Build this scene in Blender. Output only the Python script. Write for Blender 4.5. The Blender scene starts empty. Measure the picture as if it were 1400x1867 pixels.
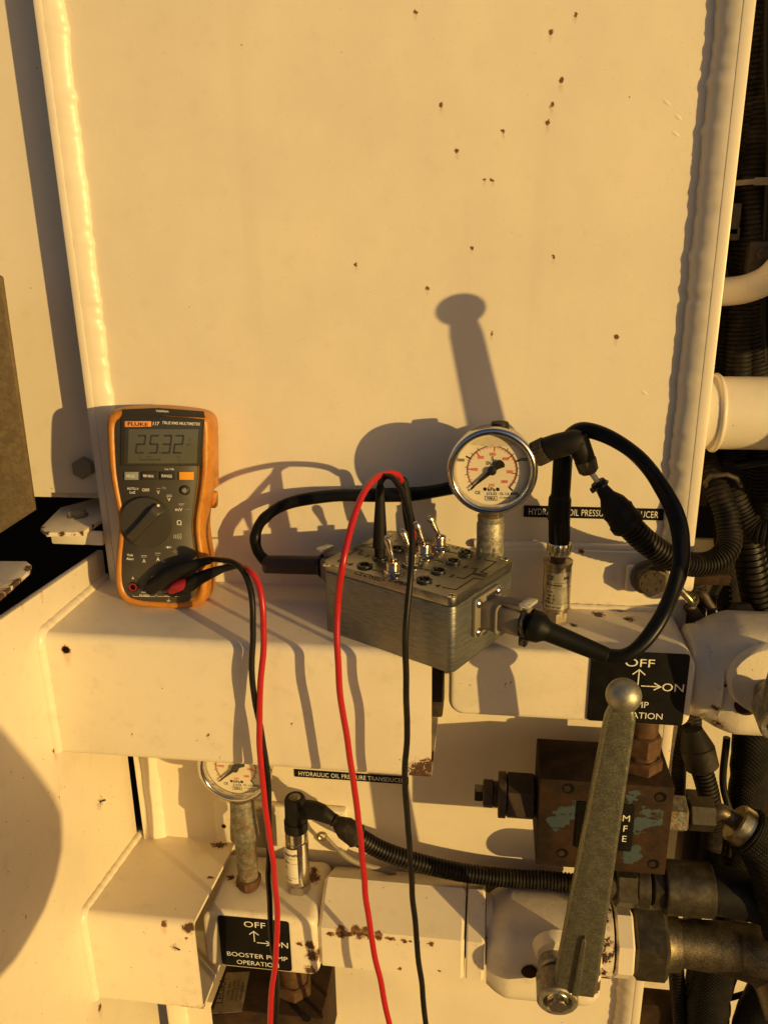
import bpy, bmesh, math, random
from mathutils import Vector as V, Matrix, noise
random.seed(7)
C = bpy.context.scene.collection
S = 0.01                                   # all helper coordinates are centimetres
# ------------------------------------------------------------------ camera
CAM = V((0, -66, 0))
RW = ((0.9916, 0.12849, -0.01473), (-0.02674, 0.31511, 0.94868), (-0.12654, 0.94032, -0.3159))
F = 1471.38
cr, cu, cf = [V(r).normalized() for r in RW]
cam = bpy.data.objects.new('camera', bpy.data.cameras.new('camera'))
C.objects.link(cam)
m = Matrix((cr, cu, -cf)).transposed().to_4x4(); m.translation = CAM * S
cam.matrix_world = m
cam.data.sensor_fit = 'HORIZONTAL'; cam.data.sensor_width = 36
cam.data.lens = 36 * F / 1400
cam.data.clip_start = 0.02; cam.data.clip_end = 500
sc = bpy.context.scene
sc.camera = cam
# ------------------------------------------------------------------ light
LD = V((-1.28, 1, -0.18)).normalized()     # the way the low sun's light travels
w = bpy.data.worlds.new('World'); sc.world = w; w.use_nodes = True
nt = w.node_tree; bg = nt.nodes['Background']
sky = nt.nodes.new('ShaderNodeTexSky'); sky.sky_type = 'NISHITA'; sky.sun_disc = False
sky.sun_elevation = math.asin(-LD.z)
sky.sun_rotation = math.atan2(-LD.x, -LD.y)
sky.air_density = 1.2; sky.dust_density = 3.0
tint = nt.nodes.new('ShaderNodeMix'); tint.data_type = 'RGBA'; tint.blend_type = 'MULTIPLY'
tint.inputs[0].default_value = 1.0
tint.inputs[7].default_value = (0.74, 0.78, 1.0, 1)      # golden-hour white balance of the picture
nt.links.new(sky.outputs[0], tint.inputs[6]); nt.links.new(tint.outputs[2], bg.inputs[0])
bg.inputs[1].default_value = 0.108
sun = bpy.data.objects.new('sun', bpy.data.lights.new('sun', 'SUN')); C.objects.link(sun)
sun.data.energy = 3.6; sun.data.angle = math.radians(0.55); sun.data.color = (1.0, 0.675, 0.228)
sun.rotation_euler = LD.to_track_quat('-Z', 'Y').to_euler()
sun.location = (1.5, -1.5, 1)
sc.view_settings.view_transform = 'Standard'; sc.view_settings.look = 'None'
sc.view_settings.exposure = 0.12; sc.view_settings.gamma = 1; sc.view_settings.use_curve_mapping = False

# ------------------------------------------------------------------ measuring helpers (picture ray -> point on a real plane)
def ray(x, y):
    return cr * ((x - 700) / F) - cu * ((y - 933.5) / F) + cf
def at(x, y, Y):
    d = ray(x, y); return CAM + d * ((Y + 66) / d.y)
def atz(x, y, Z):
    d = ray(x, y); return CAM + d * (Z / d.z)
def atx(x, y, X):
    d = ray(x, y); return CAM + d * (X / d.x)
def frame(o, x, n):                        # plane frame: x along, z = outward normal
    z = V(n).normalized(); x = V(x); x = (x - z * x.dot(z)).normalized(); y = z.cross(x)
    M = Matrix((x, y, z)).transposed().to_4x4(); M.translation = V(o); return M
def onf(M, x, y, h=0.0):                   # where a picture ray meets plane z=h of a frame -> local x,y
    Mi = M.inverted(); a = Mi @ CAM; d = Mi.to_3x3() @ ray(x, y); k = (h - a.z) / d.z
    p = a + d * k; return V((p.x, p.y, h))

# ------------------------------------------------------------------ mesh builder
I4 = Matrix.Identity(4)
def axis(p, d):
    d = V(d).normalized(); u = V((0, 0, 1)) if abs(d.z) < .9 else V((1, 0, 0))
    return frame(p, u.cross(d), d)
_tx = {}
def text_geo(s, shear=0, bold=0, space=1.0):
    k = (s, shear, bold, space)
    if k not in _tx:
        c = bpy.data.curves.new('t', 'FONT'); c.body = s; c.size = 1; c.shear = shear; c.offset = bold
        c.space_character = space; c.resolution_u = 3
        o = bpy.data.objects.new('t', c); me = bpy.data.meshes.new_from_object(o)
        vs = [v.co.copy() for v in me.vertices]; fs = [tuple(p.vertices) for p in me.polygons]
        bpy.data.objects.remove(o); bpy.data.curves.remove(c); bpy.data.meshes.remove(me)
        _tx[k] = (vs, fs)
    return _tx[k]
class B:
    def __init__(s): s.bm = bmesh.new(); s.M = I4
    def add(s, vs, fs, M=None):
        M = s.M @ M if M is not None else s.M
        bv = [s.bm.verts.new(M @ V(v)) for v in vs]
        for f in fs:
            try: s.bm.faces.new([bv[i] for i in f])
            except ValueError: pass
        return s
    def addbm(s, b, M=None):
        b.verts.ensure_lookup_table(); b.verts.index_update()
        s.add([v.co for v in b.verts], [[v.index for v in f.verts] for f in b.faces], M); b.free(); return s
    def box(s, c, d, bev=0, seg=2, M=None):
        b = bmesh.new(); bmesh.ops.create_cube(b, size=1)
        for v in b.verts: v.co = V((v.co.x * d[0] + c[0], v.co.y * d[1] + c[1], v.co.z * d[2] + c[2]))
        if bev: bmesh.ops.bevel(b, geom=b.edges[:], offset=bev, segments=seg, affect='EDGES', profile=.5)
        return s.addbm(b, M)
    def prism(s, pts, z0, z1, bev=0, seg=2, M=None):
        b = bmesh.new(); a = [b.verts.new((p[0], p[1], z0)) for p in pts]
        f = b.faces.new(a); r = bmesh.ops.extrude_face_region(b, geom=[f])
        for v in [g for g in r['geom'] if isinstance(g, bmesh.types.BMVert)]: v.co.z = z1
        bmesh.ops.recalc_face_normals(b, faces=b.faces[:])
        if bev:
            ed = [e for e in b.edges if abs(e.verts[0].co.z - e.verts[1].co.z) < 1e-6]
            bmesh.ops.bevel(b, geom=ed, offset=bev, segments=seg, affect='EDGES', profile=.5)
        return s.addbm(b, M)
    def lathe(s, prof, n=32, M=None, off=0.0, caps=True):      # prof: (t along z, r)
        vs = []; fs = []
        for t, r in prof:
            for k in range(n):
                a = 2 * math.pi * (k + off) / n; vs.append((r * math.cos(a), r * math.sin(a), t))
        for i in range(len(prof) - 1):
            for k in range(n):
                a, b_ = i * n + k, i * n + (k + 1) % n; fs.append((a, b_, b_ + n, a + n))
        if caps: fs.append(tuple(range(n))[::-1]); fs.append(tuple((len(prof) - 1) * n + k for k in range(n)))
        return s.add(vs, fs, M)
    def hexn(s, p, d, r, h, n=6, off=0.0, M=None):             # nut: chamfered polygon along d
        A = axis(p, d); c = r * .12
        M2 = A if M is None else M @ A
        return s.lathe([(0, r - c), (c * .7, r), (h - c * .7, r), (h, r - c)], n, M2, off)
    def cyl(s, p, q, r, r2=None, n=24, ch=0.0):
        p, q = V(p), V(q); L = (q - p).length; r2 = r if r2 is None else r2
        pr = [(0, r - ch), (ch, r), (L - ch, r2), (L, r2 - ch)] if ch else [(0, r), (L, r2)]
        return s.lathe(pr, n, axis(p, q - p))
    def sphere(s, c, r, n=24, sc=(1, 1, 1)):
        b = bmesh.new(); bmesh.ops.create_uvsphere(b, u_segments=n, v_segments=n // 2, radius=r)
        for v in b.verts: v.co = V((v.co.x * sc[0], v.co.y * sc[1], v.co.z * sc[2])) + V(c)
        return s.addbm(b)
    def tube(s, pts, r, n=12, closed=False, shape=None, twist=0.0):    # r: number or fn(i, u)
        P = [V(p) for p in pts]; N = len(P); T = []
        for i in range(N):
            a = P[max(i - 1, 0)] if not closed else P[i - 1]; b_ = P[min(i + 1, N - 1)] if not closed else P[(i + 1) % N]
            T.append((b_ - a).normalized())
        u = T[0].orthogonal().normalized(); vs = []
        for i in range(N):
            u = (u - T[i] * u.dot(T[i])).normalized(); v = T[i].cross(u)
            rr = r(i, i / (N - 1)) if callable(r) else r
            for k in range(n):
                a = 2 * math.pi * k / n; q = rr * (shape(a + twist * i) if shape else 1)
                vs.append(P[i] + (u * math.cos(a) + v * math.sin(a)) * q)
        fs = []
        for i in range(N if closed else N - 1):
            for k in range(n):
                j = (i + 1) % N; fs.append((i * n + k, i * n + (k + 1) % n, j * n + (k + 1) % n, j * n + k))
        if not closed: fs += [tuple(range(n))[::-1], tuple((N - 1) * n + k for k in range(n))]
        return s.add(vs, fs)
    def text(s, t, x, y, h, M=None, z=.03, align='C', shear=0, bold=0, space=1.0, wide=None, rot=0):
        vs, fs = text_geo(t, shear, bold, space)
        if not vs: return s
        x0, x1 = min(v.x for v in vs), max(v.x for v in vs); y0, y1 = min(v.y for v in vs), max(v.y for v in vs)
        k = h / .7; kx = k if wide is None else wide / (x1 - x0)
        ox = {'C': -(x0 + x1) / 2, 'L': -x0, 'R': -x1}[align]; oy = -.35
        c_, s_ = math.cos(rot), math.sin(rot)
        pts = [((v.x + ox) * kx, (v.y + oy) * k) for v in vs]
        return s.add([(x + a * c_ - b_ * s_, y + a * s_ + b_ * c_, z) for a, b_ in pts], fs, M)
    def line(s, pts, wd, z=.03, M=None):                        # flat polyline print
        for a, b_ in zip(pts, pts[1:]):
            a, b_ = V(a[:2]), V(b_[:2]); d = (b_ - a); L = d.length
            if L < 1e-6: continue
            d /= L; q = V((-d.y, d.x)) * wd / 2; e = d * wd / 2; a = a - e; b_ = b_ + e
            z += .0004
            s.add([(*(a + q), z), (*(a - q), z), (*(b_ - q), z), (*(b_ + q), z)], [(0, 1, 2, 3)], M)
        return s
    def grid(s, fn, nu, nv):
        vs = [fn(i / nu, j / nv) for i in range(nu + 1) for j in range(nv + 1)]
        fs = [(i * (nv + 1) + j, (i + 1) * (nv + 1) + j, (i + 1) * (nv + 1) + j + 1, i * (nv + 1) + j + 1) for i in range(nu) for j in range(nv)]
        return s.add(vs, fs)
ORG = {}
def obj(name, b, mat, parent=None, ang=38, smooth=True):
    Mi = (ORG[parent.name].inverted() if parent is not None else I4)
    for v in b.bm.verts: v.co = (Mi @ v.co) * S
    bmesh.ops.recalc_face_normals(b.bm, faces=b.bm.faces[:])
    me = bpy.data.meshes.new(name); b.bm.to_mesh(me); b.bm.free(); me.materials.append(mat)
    if smooth:
        for p in me.polygons: p.use_smooth = True
        me.set_sharp_from_angle(angle=math.radians(ang))
    o = bpy.data.objects.new(name, me); C.objects.link(o)
    if parent is not None:
        o.parent = parent; ORG[o.name] = ORG[parent.name]
    else: ORG[o.name] = I4
    return o
def thing(name, label, cat, loc, group=None, M=None):
    o = bpy.data.objects.new(name, None); C.objects.link(o); o.empty_display_size = .02
    W = M.copy() if M is not None else Matrix.Translation(V(loc))
    ORG[o.name] = W
    Ms = W.copy(); Ms.translation = W.translation * S; o.matrix_world = Ms
    o['label'] = label; o['category'] = cat
    if group: o['group'] = group
    return o
def tag(o, label, cat, group=None):
    o['label'] = label; o['category'] = cat
    if group: o['group'] = group
    return o
def struct(name, b, mat, **k):
    o = obj(name, b, mat, **k); o['kind'] = 'structure'; return o
def cr_(pts, n=10):                        # Catmull-Rom through points
    P = [V(p) for p in pts]; P = [P[0] * 2 - P[1]] + P + [P[-1] * 2 - P[-2]]; out = []
    for i in range(1, len(P) - 2):
        a, b_, c, d = P[i - 1:i + 3]
        for k in range(n):
            t = k / n
            out.append(.5 * ((2 * b_) + (c - a) * t + (2 * a - 5 * b_ + 4 * c - d) * t * t + (3 * b_ - a - 3 * c + d) * t ** 3))
    out.append(P[-2]); return out
def kink(P):                               # small irregularities of a hand-handled lead
    return [p + V((noise.noise(V((p.z * .33, 1, 0))), noise.noise(V((p.z * .33, 5, 0))), 0)) * (.10 if 4 < i < len(P) - 4 else 0) for i, p in enumerate(P)]
def resample(P, step):
    out = [P[0].copy()]; acc = 0
    for a, b_ in zip(P, P[1:]):
        L = (b_ - a).length; t = step - acc
        while t <= L: out.append(a.lerp(b_, t / L)); t += step
        acc = (acc + L) % step if L else acc
    return out

# ------------------------------------------------------------------ materials
class NT:
    def __init__(s, name):
        s.m = bpy.data.materials.new(name); s.m.use_nodes = True; s.t = s.m.node_tree; s.p = s.t.nodes['Principled BSDF']
        s.co = s.t.nodes.new('ShaderNodeTexCoord').outputs['Object']
    def n(s, ty, **k):
        nd = s.t.nodes.new(ty); ins = {}
        for a, v in k.items():
            if a.startswith('i_'): ins[a[2:]] = v
            else: setattr(nd, a, v)
        for a, v in ins.items():
            sk = nd.inputs[int(a)] if a.isdigit() else nd.inputs[a.replace('_', ' ')]
            if isinstance(v, bpy.types.NodeSocket): s.t.links.new(v, sk)
            else: sk.default_value = v
        return nd
    def math(s, op, a, b=0.0, c=None):
        nd = s.n('ShaderNodeMath', operation=op, i_0=a, i_1=b)
        if c is not None: nd.inputs[2].default_value = c
        return nd.outputs[0]
    def noise(s, sc, det=2.0, rough=.5, vec=None, out=0, dist=0.0):
        return s.n('ShaderNodeTexNoise', i_Vector=vec or s.co, i_Scale=sc, i_Detail=det, i_Roughness=rough, i_Distortion=dist).outputs[out]
    def ramp(s, v, a, b):
        return s.n('ShaderNodeMapRange', interpolation_type='SMOOTHSTEP', i_Value=v, i_1=a, i_2=b, i_3=0.0, i_4=1.0).outputs[0]
    def mix(s, f, a, b):
        nd = s.t.nodes.new('ShaderNodeMix'); nd.data_type = 'RGBA'
        for i, v in ((0, f), (6, a), (7, b)):
            if isinstance(v, bpy.types.NodeSocket): s.t.links.new(v, nd.inputs[i])
            elif i == 0: nd.inputs[0].default_value = v
            else: nd.inputs[i].default_value = (*v, 1) if len(v) == 3 else v
        return nd.outputs[2]
    def scale(s, v3): return s.n('ShaderNodeMapping', i_Vector=s.co, i_Scale=v3).outputs[0]
    def bump(s, h, strength, dist): s.t.links.new(s.n('ShaderNodeBump', i_Height=h, i_Strength=strength, i_Distance=dist).outputs[0], s.p.inputs['Normal'])
    def col(s, c):
        if isinstance(c, bpy.types.NodeSocket): s.t.links.new(c, s.p.inputs['Base Color'])
        else: s.p.inputs['Base Color'].default_value = (*c, 1)
    def set(s, **k):
        for a, v in k.items():
            sk = s.p.inputs[a.replace('_', ' ')]
            if isinstance(v, bpy.types.NodeSocket): s.t.links.new(v, sk)
            else: sk.default_value = v
CREAM = (.80, .71, .56)
def blob(g, origin, pts, wob=.0055, freq=300, streak=True):     # union of distances to listed marks -> chip mask, halo mask
    wv = g.noise(freq, 3, .6, out=1)
    off = g.n('ShaderNodeVectorMath', operation='SUBTRACT', i_0=wv, i_1=(.5, .5, .5)).outputs[0]
    off = g.n('ShaderNodeVectorMath', operation='SCALE', i_0=off, i_Scale=wob).outputs[0]
    pos = g.n('ShaderNodeVectorMath', operation='ADD', i_0=g.co, i_1=off).outputs[0]
    chip = halo = None
    for p, r in pts:
        q = (V(p) - V(origin)) * S
        d = g.n('ShaderNodeVectorMath', operation='DISTANCE', i_0=pos, i_1=tuple(q)).outputs['Value']
        c = g.math('SUBTRACT', 1.0, g.math('DIVIDE', d, r * S))
        chip = c if chip is None else g.math('MAXIMUM', chip, c)
        if streak:
            mp = g.n('ShaderNodeVectorMath', operation='SUBTRACT', i_0=pos, i_1=(q.x, q.y, q.z - r * S * 1.6)).outputs[0]
            mp = g.n('ShaderNodeVectorMath', operation='MULTIPLY', i_0=mp, i_1=(1, 1, .38)).outputs[0]
            ln = g.n('ShaderNodeVectorMath', operation='LENGTH', i_0=mp).outputs['Value']
            h = g.math('SUBTRACT', 1.0, g.math('DIVIDE', ln, r * S * 1.3)); halo = h if halo is None else g.math('MAXIMUM', halo, h)
    return chip, halo
def paint(name, origin=(0, 0, 0), pts=None, marks=None, speck=.5, dirt=.25, rough=.42, col=CREAM, streak=True, chipc=(.04, .022, .013), rusty=0.0, cast=0.0, fine=1.0, wall=0):
    g = NT(name)
    big = g.noise(9, 4, .6); mid = g.noise(60, 4, .65)
    c = g.mix(g.ramp(big, .35, .75), col, tuple(a * .93 for a in col))
    c = g.mix(g.math('MULTIPLY', g.ramp(mid, .5, .8), dirt), c, (.42, .34, .24))
    sp = g.n('ShaderNodeTexVoronoi', i_Vector=g.co, i_Scale=120.0, i_Randomness=1.0)
    keep = g.ramp(g.n('ShaderNodeSeparateColor', i_0=sp.outputs['Color']).outputs[0], 1.0 - .12 * speck - .001, 1.0 - .12 * speck)
    dot = g.math('MULTIPLY', g.math('LESS_THAN', sp.outputs['Distance'], .075), keep)
    c = g.mix(g.math('MULTIPLY', dot, .8), c, (.16, .08, .04))
    sp2 = g.n('ShaderNodeTexVoronoi', i_Vector=g.co, i_Scale=420.0)
    k2 = g.ramp(g.n('ShaderNodeSeparateColor', i_0=sp2.outputs['Color']).outputs[1], 1 - .08 * fine * speck, 1 - .08 * fine * speck + .001)
    c = g.mix(g.math('MULTIPLY', g.math('MULTIPLY', g.math('LESS_THAN', sp2.outputs['Distance'], .12), k2), .5), c, (.2, .13, .08))
    hgt = g.math('MULTIPLY', g.noise(330, 2, .5), .25)
    hgt = g.math('ADD', hgt, g.math('MULTIPLY', g.noise(45, 2), .8))
    if cast: hgt = g.math('ADD', hgt, g.math('MULTIPLY', g.noise(260, 4, .7), cast * 3))
    if wall:
        st = g.noise(26, 5, .6, vec=g.scale((1, 1, .07))); c = g.mix(g.math('MULTIPLY', g.ramp(st, .55, .8), .22), c, (.60, .50, .36))
        sm = g.noise(5, 6, .7, dist=1.5); c = g.mix(g.math('MULTIPLY', g.ramp(sm, .55, .72), .16), c, (.62, .50, .35))
        hgt = g.math('ADD', hgt, g.math('MULTIPLY', g.noise(7, 2), 9.0)); hgt = g.math('ADD', hgt, g.math('MULTIPLY', g.noise(22, 3), 2.0))
    rg = g.math('ADD', g.math('MULTIPLY', mid, .22), rough - .1)
    if rusty:
        rn = g.noise(38, 6, .72); rm = g.ramp(rn, .66 - rusty * .12, .68 - rusty * .12)
        halo = g.ramp(rn, .58 - rusty * .12, .69 - rusty * .12)
        c = g.mix(g.math('MULTIPLY', halo, .5), c, (.42, .2, .07)); c = g.mix(rm, c, chipc)
        hgt = g.math('SUBTRACT', hgt, g.math('MULTIPLY', rm, .7))
    if pts:
        chip, halo = blob(g, origin, pts, streak=streak)
        if halo is not None: c = g.mix(g.math('MULTIPLY', g.ramp(halo, 0.0, .9), .38), c, (.55, .27, .1))
        rim = g.ramp(chip, -.25, .1); k = g.ramp(chip, .08, .14)
        c = g.mix(g.math('MULTIPLY', rim, .75), c, (.36, .15, .05))
        c = g.mix(k, c, g.mix(g.noise(900, 2), chipc, (.25, .11, .04)))
        hgt = g.math('SUBTRACT', hgt, g.math('MULTIPLY', k, 1.2)); rg = g.math('ADD', rg, g.math('MULTIPLY', k, .4))
    if marks:                                  # larger flaking patches
        ch, _ = blob(g, origin, marks, wob=.009, freq=170, streak=False)
        f1 = g.math('ADD', g.math('MULTIPLY', g.noise(120, 5, .8), .55), g.math('MULTIPLY', g.noise(520, 3, .7), .45))
        k = g.ramp(g.math('ADD', g.math('MULTIPLY', g.ramp(ch, -.2, .9), .325), f1), .70, .73)
        hl = g.ramp(g.math('ADD', g.math('MULTIPLY', g.ramp(ch, -.3, .9), .325), f1), .60, .74)
        c = g.mix(g.math('MULTIPLY', hl, .55), c, (.5, .26, .1)); c = g.mix(k, c, g.mix(g.noise(500, 3), chipc, (.13, .06, .028)))
        hgt = g.math('SUBTRACT', hgt, g.math('MULTIPLY', k, .8)); rg = g.math('ADD', rg, g.math('MULTIPLY', k, .4))
    g.col(c); g.set(Roughness=rg); g.bump(hgt, .35, .0006)
    return g.m
def metal(name, col, rough, met=1.0, vary=.3, scale=120, spark=0.0, bumpy=.2, dirt=None, dirtk=.5, stretch=None, bd=.0004):
    g = NT(name); vec = g.scale(stretch) if stretch else g.co
    nz = g.noise(scale, 5, .65, vec=vec)
    c = g.mix(g.ramp(nz, .3, .75), tuple(a * (1 - vary) for a in col), tuple(min(1, a * (1 + vary)) for a in col))
    if dirt: c = g.mix(g.math('MULTIPLY', g.ramp(g.noise(70, 5, .7), .45, .65), dirtk), c, dirt)
    r = g.math('ADD', g.math('MULTIPLY', nz, .3), rough - .15)
    if spark:
        v = g.n('ShaderNodeTexVoronoi', i_Vector=g.co, i_Scale=1700.0)
        pk = g.ramp(g.n('ShaderNodeSeparateColor', i_0=v.outputs['Color']).outputs[0], .72, .95)
        c = g.mix(g.math('MULTIPLY', pk, spark), c, (.52, .51, .40))
        h = g.math('ADD', nz, g.math('MULTIPLY', g.noise(900, 3, .7), .8)); g.bump(h, bumpy, bd)
    else: g.bump(nz, bumpy, bd)
    g.col(c); g.set(Metallic=met, Roughness=r); return g.m
def plain(name, col, rough, met=0.0, vary=.15, scale=150, bumpy=.1, dust=0.0, coat=0.0):
    g = NT(name); nz = g.noise(scale, 4, .6)
    c = g.mix(nz, tuple(a * (1 - vary) for a in col), tuple(min(1, a * (1 + vary)) for a in col))
    if dust: c = g.mix(g.math('MULTIPLY', g.ramp(g.noise(45, 6, .75), .45, .8), dust), c, (.17, .125, .08))
    g.col(c); g.set(Roughness=g.math('ADD', g.math('MULTIPLY', nz, .2), rough - .1), Metallic=met, Coat_Weight=coat)
    g.p.inputs['Specular IOR Level'].default_value = .18 if max(col) < .03 and not coat else .4
    g.bump(nz, bumpy, .0004); return g.m
def rustm(name, patch=None, origin=(0, 0, 0), base=(.048, .024, .012), dark=(.018, .011, .007)):
    g = NT(name); a = g.noise(55, 6, .7); b_ = g.noise(400, 4, .7)
    c = g.mix(g.ramp(a, .3, .7), dark, base); c = g.mix(g.math('MULTIPLY', g.ramp(b_, .55, .8), .3), c, (.11, .05, .022))
    h = g.math('ADD', a, g.math('MULTIPLY', b_, .5))
    if patch:
        ch, _ = blob(g, origin, patch, wob=.03, freq=70, streak=False)
        k = g.ramp(g.math('ADD', g.math('MULTIPLY', g.ramp(ch, -.2, .6), .3), g.noise(75, 5, .65, vec=g.scale((1, 1, 2.2)))), .70, .74)
        c = g.mix(k, c, g.mix(b_, (.035, .055, .065), (.075, .10, .11)))
        h = g.math('ADD', h, g.math('MULTIPLY', k, .6))
    g.col(c); g.set(Roughness=.85); g.p.inputs['Specular IOR Level'].default_value = .2; g.bump(h, .6, .0008); return g.m
def braid(name, col=(.008, .007, .006)):
    g = NT(name)
    a = g.n('ShaderNodeTexWave', wave_type='BANDS', bands_direction='DIAGONAL', i_Vector=g.co, i_Scale=150.0, i_Distortion=.6).outputs[1]
    b_ = g.n('ShaderNodeTexWave', wave_type='BANDS', bands_direction='Z', i_Vector=g.n('ShaderNodeMapping', i_Vector=g.co, i_Rotation=(0, .9, .6)).outputs[0], i_Scale=160.0, i_Distortion=.6).outputs[1]
    h = g.math('MULTIPLY', a, b_)
    g.col(g.mix(g.math('MULTIPLY', g.ramp(g.noise(40, 5, .7), .4, .8), .3), g.mix(h, tuple(x * .4 for x in col), tuple(x * 1.8 for x in col)), (.07, .05, .03)))
    g.set(Roughness=.7); g.p.inputs['Specular IOR Level'].default_value = .18; g.bump(h, .8, .001); return g.m
MT = dict(
    chrome=metal('polished_steel', (.62, .60, .56), .16, vary=.06, scale=60, bumpy=.03),
    nickel=metal('nickel_plate', (.66, .60, .48), .25, vary=.12, scale=300, bumpy=.08),
    can=metal('sensor_steel', (.50, .43, .31), .34, vary=.15, scale=90, bumpy=.06, dirt=(.16, .1, .05), dirtk=.35),
    galv=metal('galvanised', (.34, .31, .24), .5, met=.65, vary=.35, scale=260, bumpy=.7, dirt=(.17, .15, .11), dirtk=.6, bd=.001),
    galvrust=metal('galvanised_rusting', (.225, .21, .155), .6, met=.5, vary=.4, scale=220, bumpy=.9, dirt=(.2, .09, .035), dirtk=.85, bd=.0012),
    brass=metal('brass', (.55, .36, .13), .35, vary=.15, scale=120, bumpy=.1),
    rustbrass=metal('rusted_brass', (.11, .056, .027), .6, met=.35, vary=.35, scale=160, bumpy=.5, dirt=(.1, .05, .025), dirtk=.7),
    brushed=metal('brushed_aluminium', (.205, .21, .20), .44, met=.8, vary=.35, scale=60, bumpy=.5, stretch=(1.5, 1.5, 18), dirt=(.3, .25, .18), dirtk=.3),
    lid=metal('brushed_aluminium_lid', (.30, .295, .27), .36, vary=.1, scale=40, bumpy=.12, stretch=(4, 40, 4)),
    castalu=metal('cast_aluminium', (.43, .39, .31), .5, met=.85, vary=.25, scale=420, spark=.22, bumpy=.35),
    lever=metal('zinc_cast_lever', (.215, .21, .155), .46, met=.85, vary=.13, scale=160, spark=.55, bumpy=.5, bd=.0005),
    ball=metal('zinc_ball', (.38, .36, .28), .48, met=.85, vary=.12, scale=500, spark=.4, bumpy=.25),
    zinc=metal('olive_zinc', (.105, .09, .062), .45, met=.75, vary=.3, scale=150, bumpy=.35, dirt=(.07, .05, .03), dirtk=.6),
    pipe=metal('bronze_pipe', (.125, .098, .06), .46, met=.8, vary=.3, scale=140, bumpy=.35, dirt=(.07, .045, .025), dirtk=.55, spark=.25),
    yzinc=metal('yellow_zinc', (.50, .44, .27), .35, vary=.3, scale=120, bumpy=.3, dirt=(.12, .08, .04), dirtk=.5),
    boltm=metal('dull_bolt', (.065, .05, .034), .6, met=.4, vary=.3, scale=300, bumpy=.5, dirt=(.09, .05, .03), dirtk=.5),
    boltpaint=paint('painted_bolt', speck=1, dirt=.7, col=(.24, .20, .15), rough=.55),
    rust=rustm('bare_rust'),
    rubber=plain('black_rubber', (.010, .009, .008), .55, vary=.25, dust=.10),
    sleeve=plain('heat_shrink', (.006, .006, .005), .5, vary=.2, scale=60, bumpy=.25, dust=.05),
    tape=plain('glossy_black_tape', (.006, .006, .006), .36, vary=.3, scale=35, bumpy=.5, dust=.04),
    conduit=plain('black_conduit', (.010, .008, .007), .45, vary=.25, dust=.22),
    conduit2=plain('dusty_conduit', (.013, .010, .008), .62, vary=.3, dust=.38),
    braid=braid('braided_sleeve'),
    hose=plain('hose_rubber', (.009, .008, .007), .6, vary=.25, scale=600, bumpy=.5, dust=.15),
    taupe=plain('grey_connector_plastic', (.20, .165, .125), .5, vary=.08, dust=.15),
    gasket=plain('connector_plate', (.27, .235, .175), .45, met=.3, vary=.1),
    red=plain('red_silicone', (.42, .014, .018), .35, vary=.06),
    redplug=plain('red_probe_plastic', (.36, .016, .025), .4, vary=.1),
    black=plain('black_print', (.02, .018, .016), .5),
    jack=plain('jack_plastic', (.015, .014, .013), .25, vary=.1, coat=.3),
    hole=plain('dark_void', (.003, .003, .003), .9),
    label=plain('black_label', (.006, .0055, .005), .5, vary=.3, scale=90, dust=.04),

    grey=plain('grey_print', (.34, .31, .25), .5),
    redprint=plain('red_print', (.62, .07, .03), .5),
    dialc=plain('dial_face', (.78, .68, .50), .5, vary=.03, scale=20),
    bubble=plain('glycerine_bubble', (.60, .53, .38), .3, vary=.2, scale=260, bumpy=.6),
    mbody=plain('meter_face_plastic', (.062, .054, .041), .42, vary=.08, scale=40, dust=.06),
    mdark=plain('meter_dark_plastic', (.034, .03, .024), .4, vary=.1, dust=.05),
    knob=plain('meter_knob_plastic', (.046, .04, .031), .45, vary=.08),
    btn=plain('meter_grey_button', (.26, .27, .25), .5, vary=.06),
    orange=plain('orange_button', (.86, .36, .03), .4, vary=.05),
    badge=plain('orange_badge', (.80, .30, .09), .45, vary=.05),
    lcd=plain('lcd_glass', (.105, .103, .08), .2, vary=.05, scale=12, coat=.3),
    seg=plain('lcd_segment', (.035, .04, .05), .3),
    stick=plain('sensor_sticker', (.74, .68, .54), .35, vary=.06),
    foil=metal('foil_sticker', (.68, .61, .46), .28, met=.7, vary=.15, scale=60, bumpy=.15),
    tieclip=metal('tie_label_foil', (.72, .68, .6), .3, met=.5, vary=.15, bumpy=.1),
    cable=plain('cable_jacket', (.012, .011, .009), .4, vary=.2, dust=.1),
    sleeve2=plain('brown_shrink', (.045, .027, .017), .5, vary=.2, dust=.1),
    plate=metal('stamped_plate', (.24, .20, .14), .5, met=.6, vary=.2, bumpy=.2, dirt=(.16, .1, .05), dirtk=.5),
    ground=plain('ground_earth', (.36, .25, .15), .95, vary=.25, scale=3),
    bay=plain('bay_shade_black', (.012, .010, .008), .8, vary=.4, scale=14),  # near-black base colour stands in for the shade inside the bay
)
def holsterm():
    g = NT('yellow_holster'); a = g.noise(55, 6, .7); b_ = g.noise(260, 5, .75, vec=g.scale((1, 1, .35)))
    c = g.mix(g.ramp(a, .35, .7), (.54, .21, .022), (.43, .155, .018))
    c = g.mix(g.math('MULTIPLY', g.ramp(b_, .48, .7), .6), c, (.22, .11, .03))
    c = g.mix(g.math('MULTIPLY', g.ramp(g.noise(30, 5, .8, dist=1.0), .56, .68), .35), c, (.18, .1, .04))
    g.col(c); g.set(Roughness=.4); g.bump(g.noise(160, 3), .15, .0006); return g.m
MT['holster'] = holsterm()
def printm():                               # white print, scuffed here and there
    g = NT('white_print'); k = g.ramp(g.noise(210, 5, .75), .56, .66)
    g.col(g.mix(g.math('MULTIPLY', k, .5), (.80, .77, .68), (.25, .22, .17))); g.set(Roughness=.5); return g.m
MT['white'] = printm()
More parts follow.
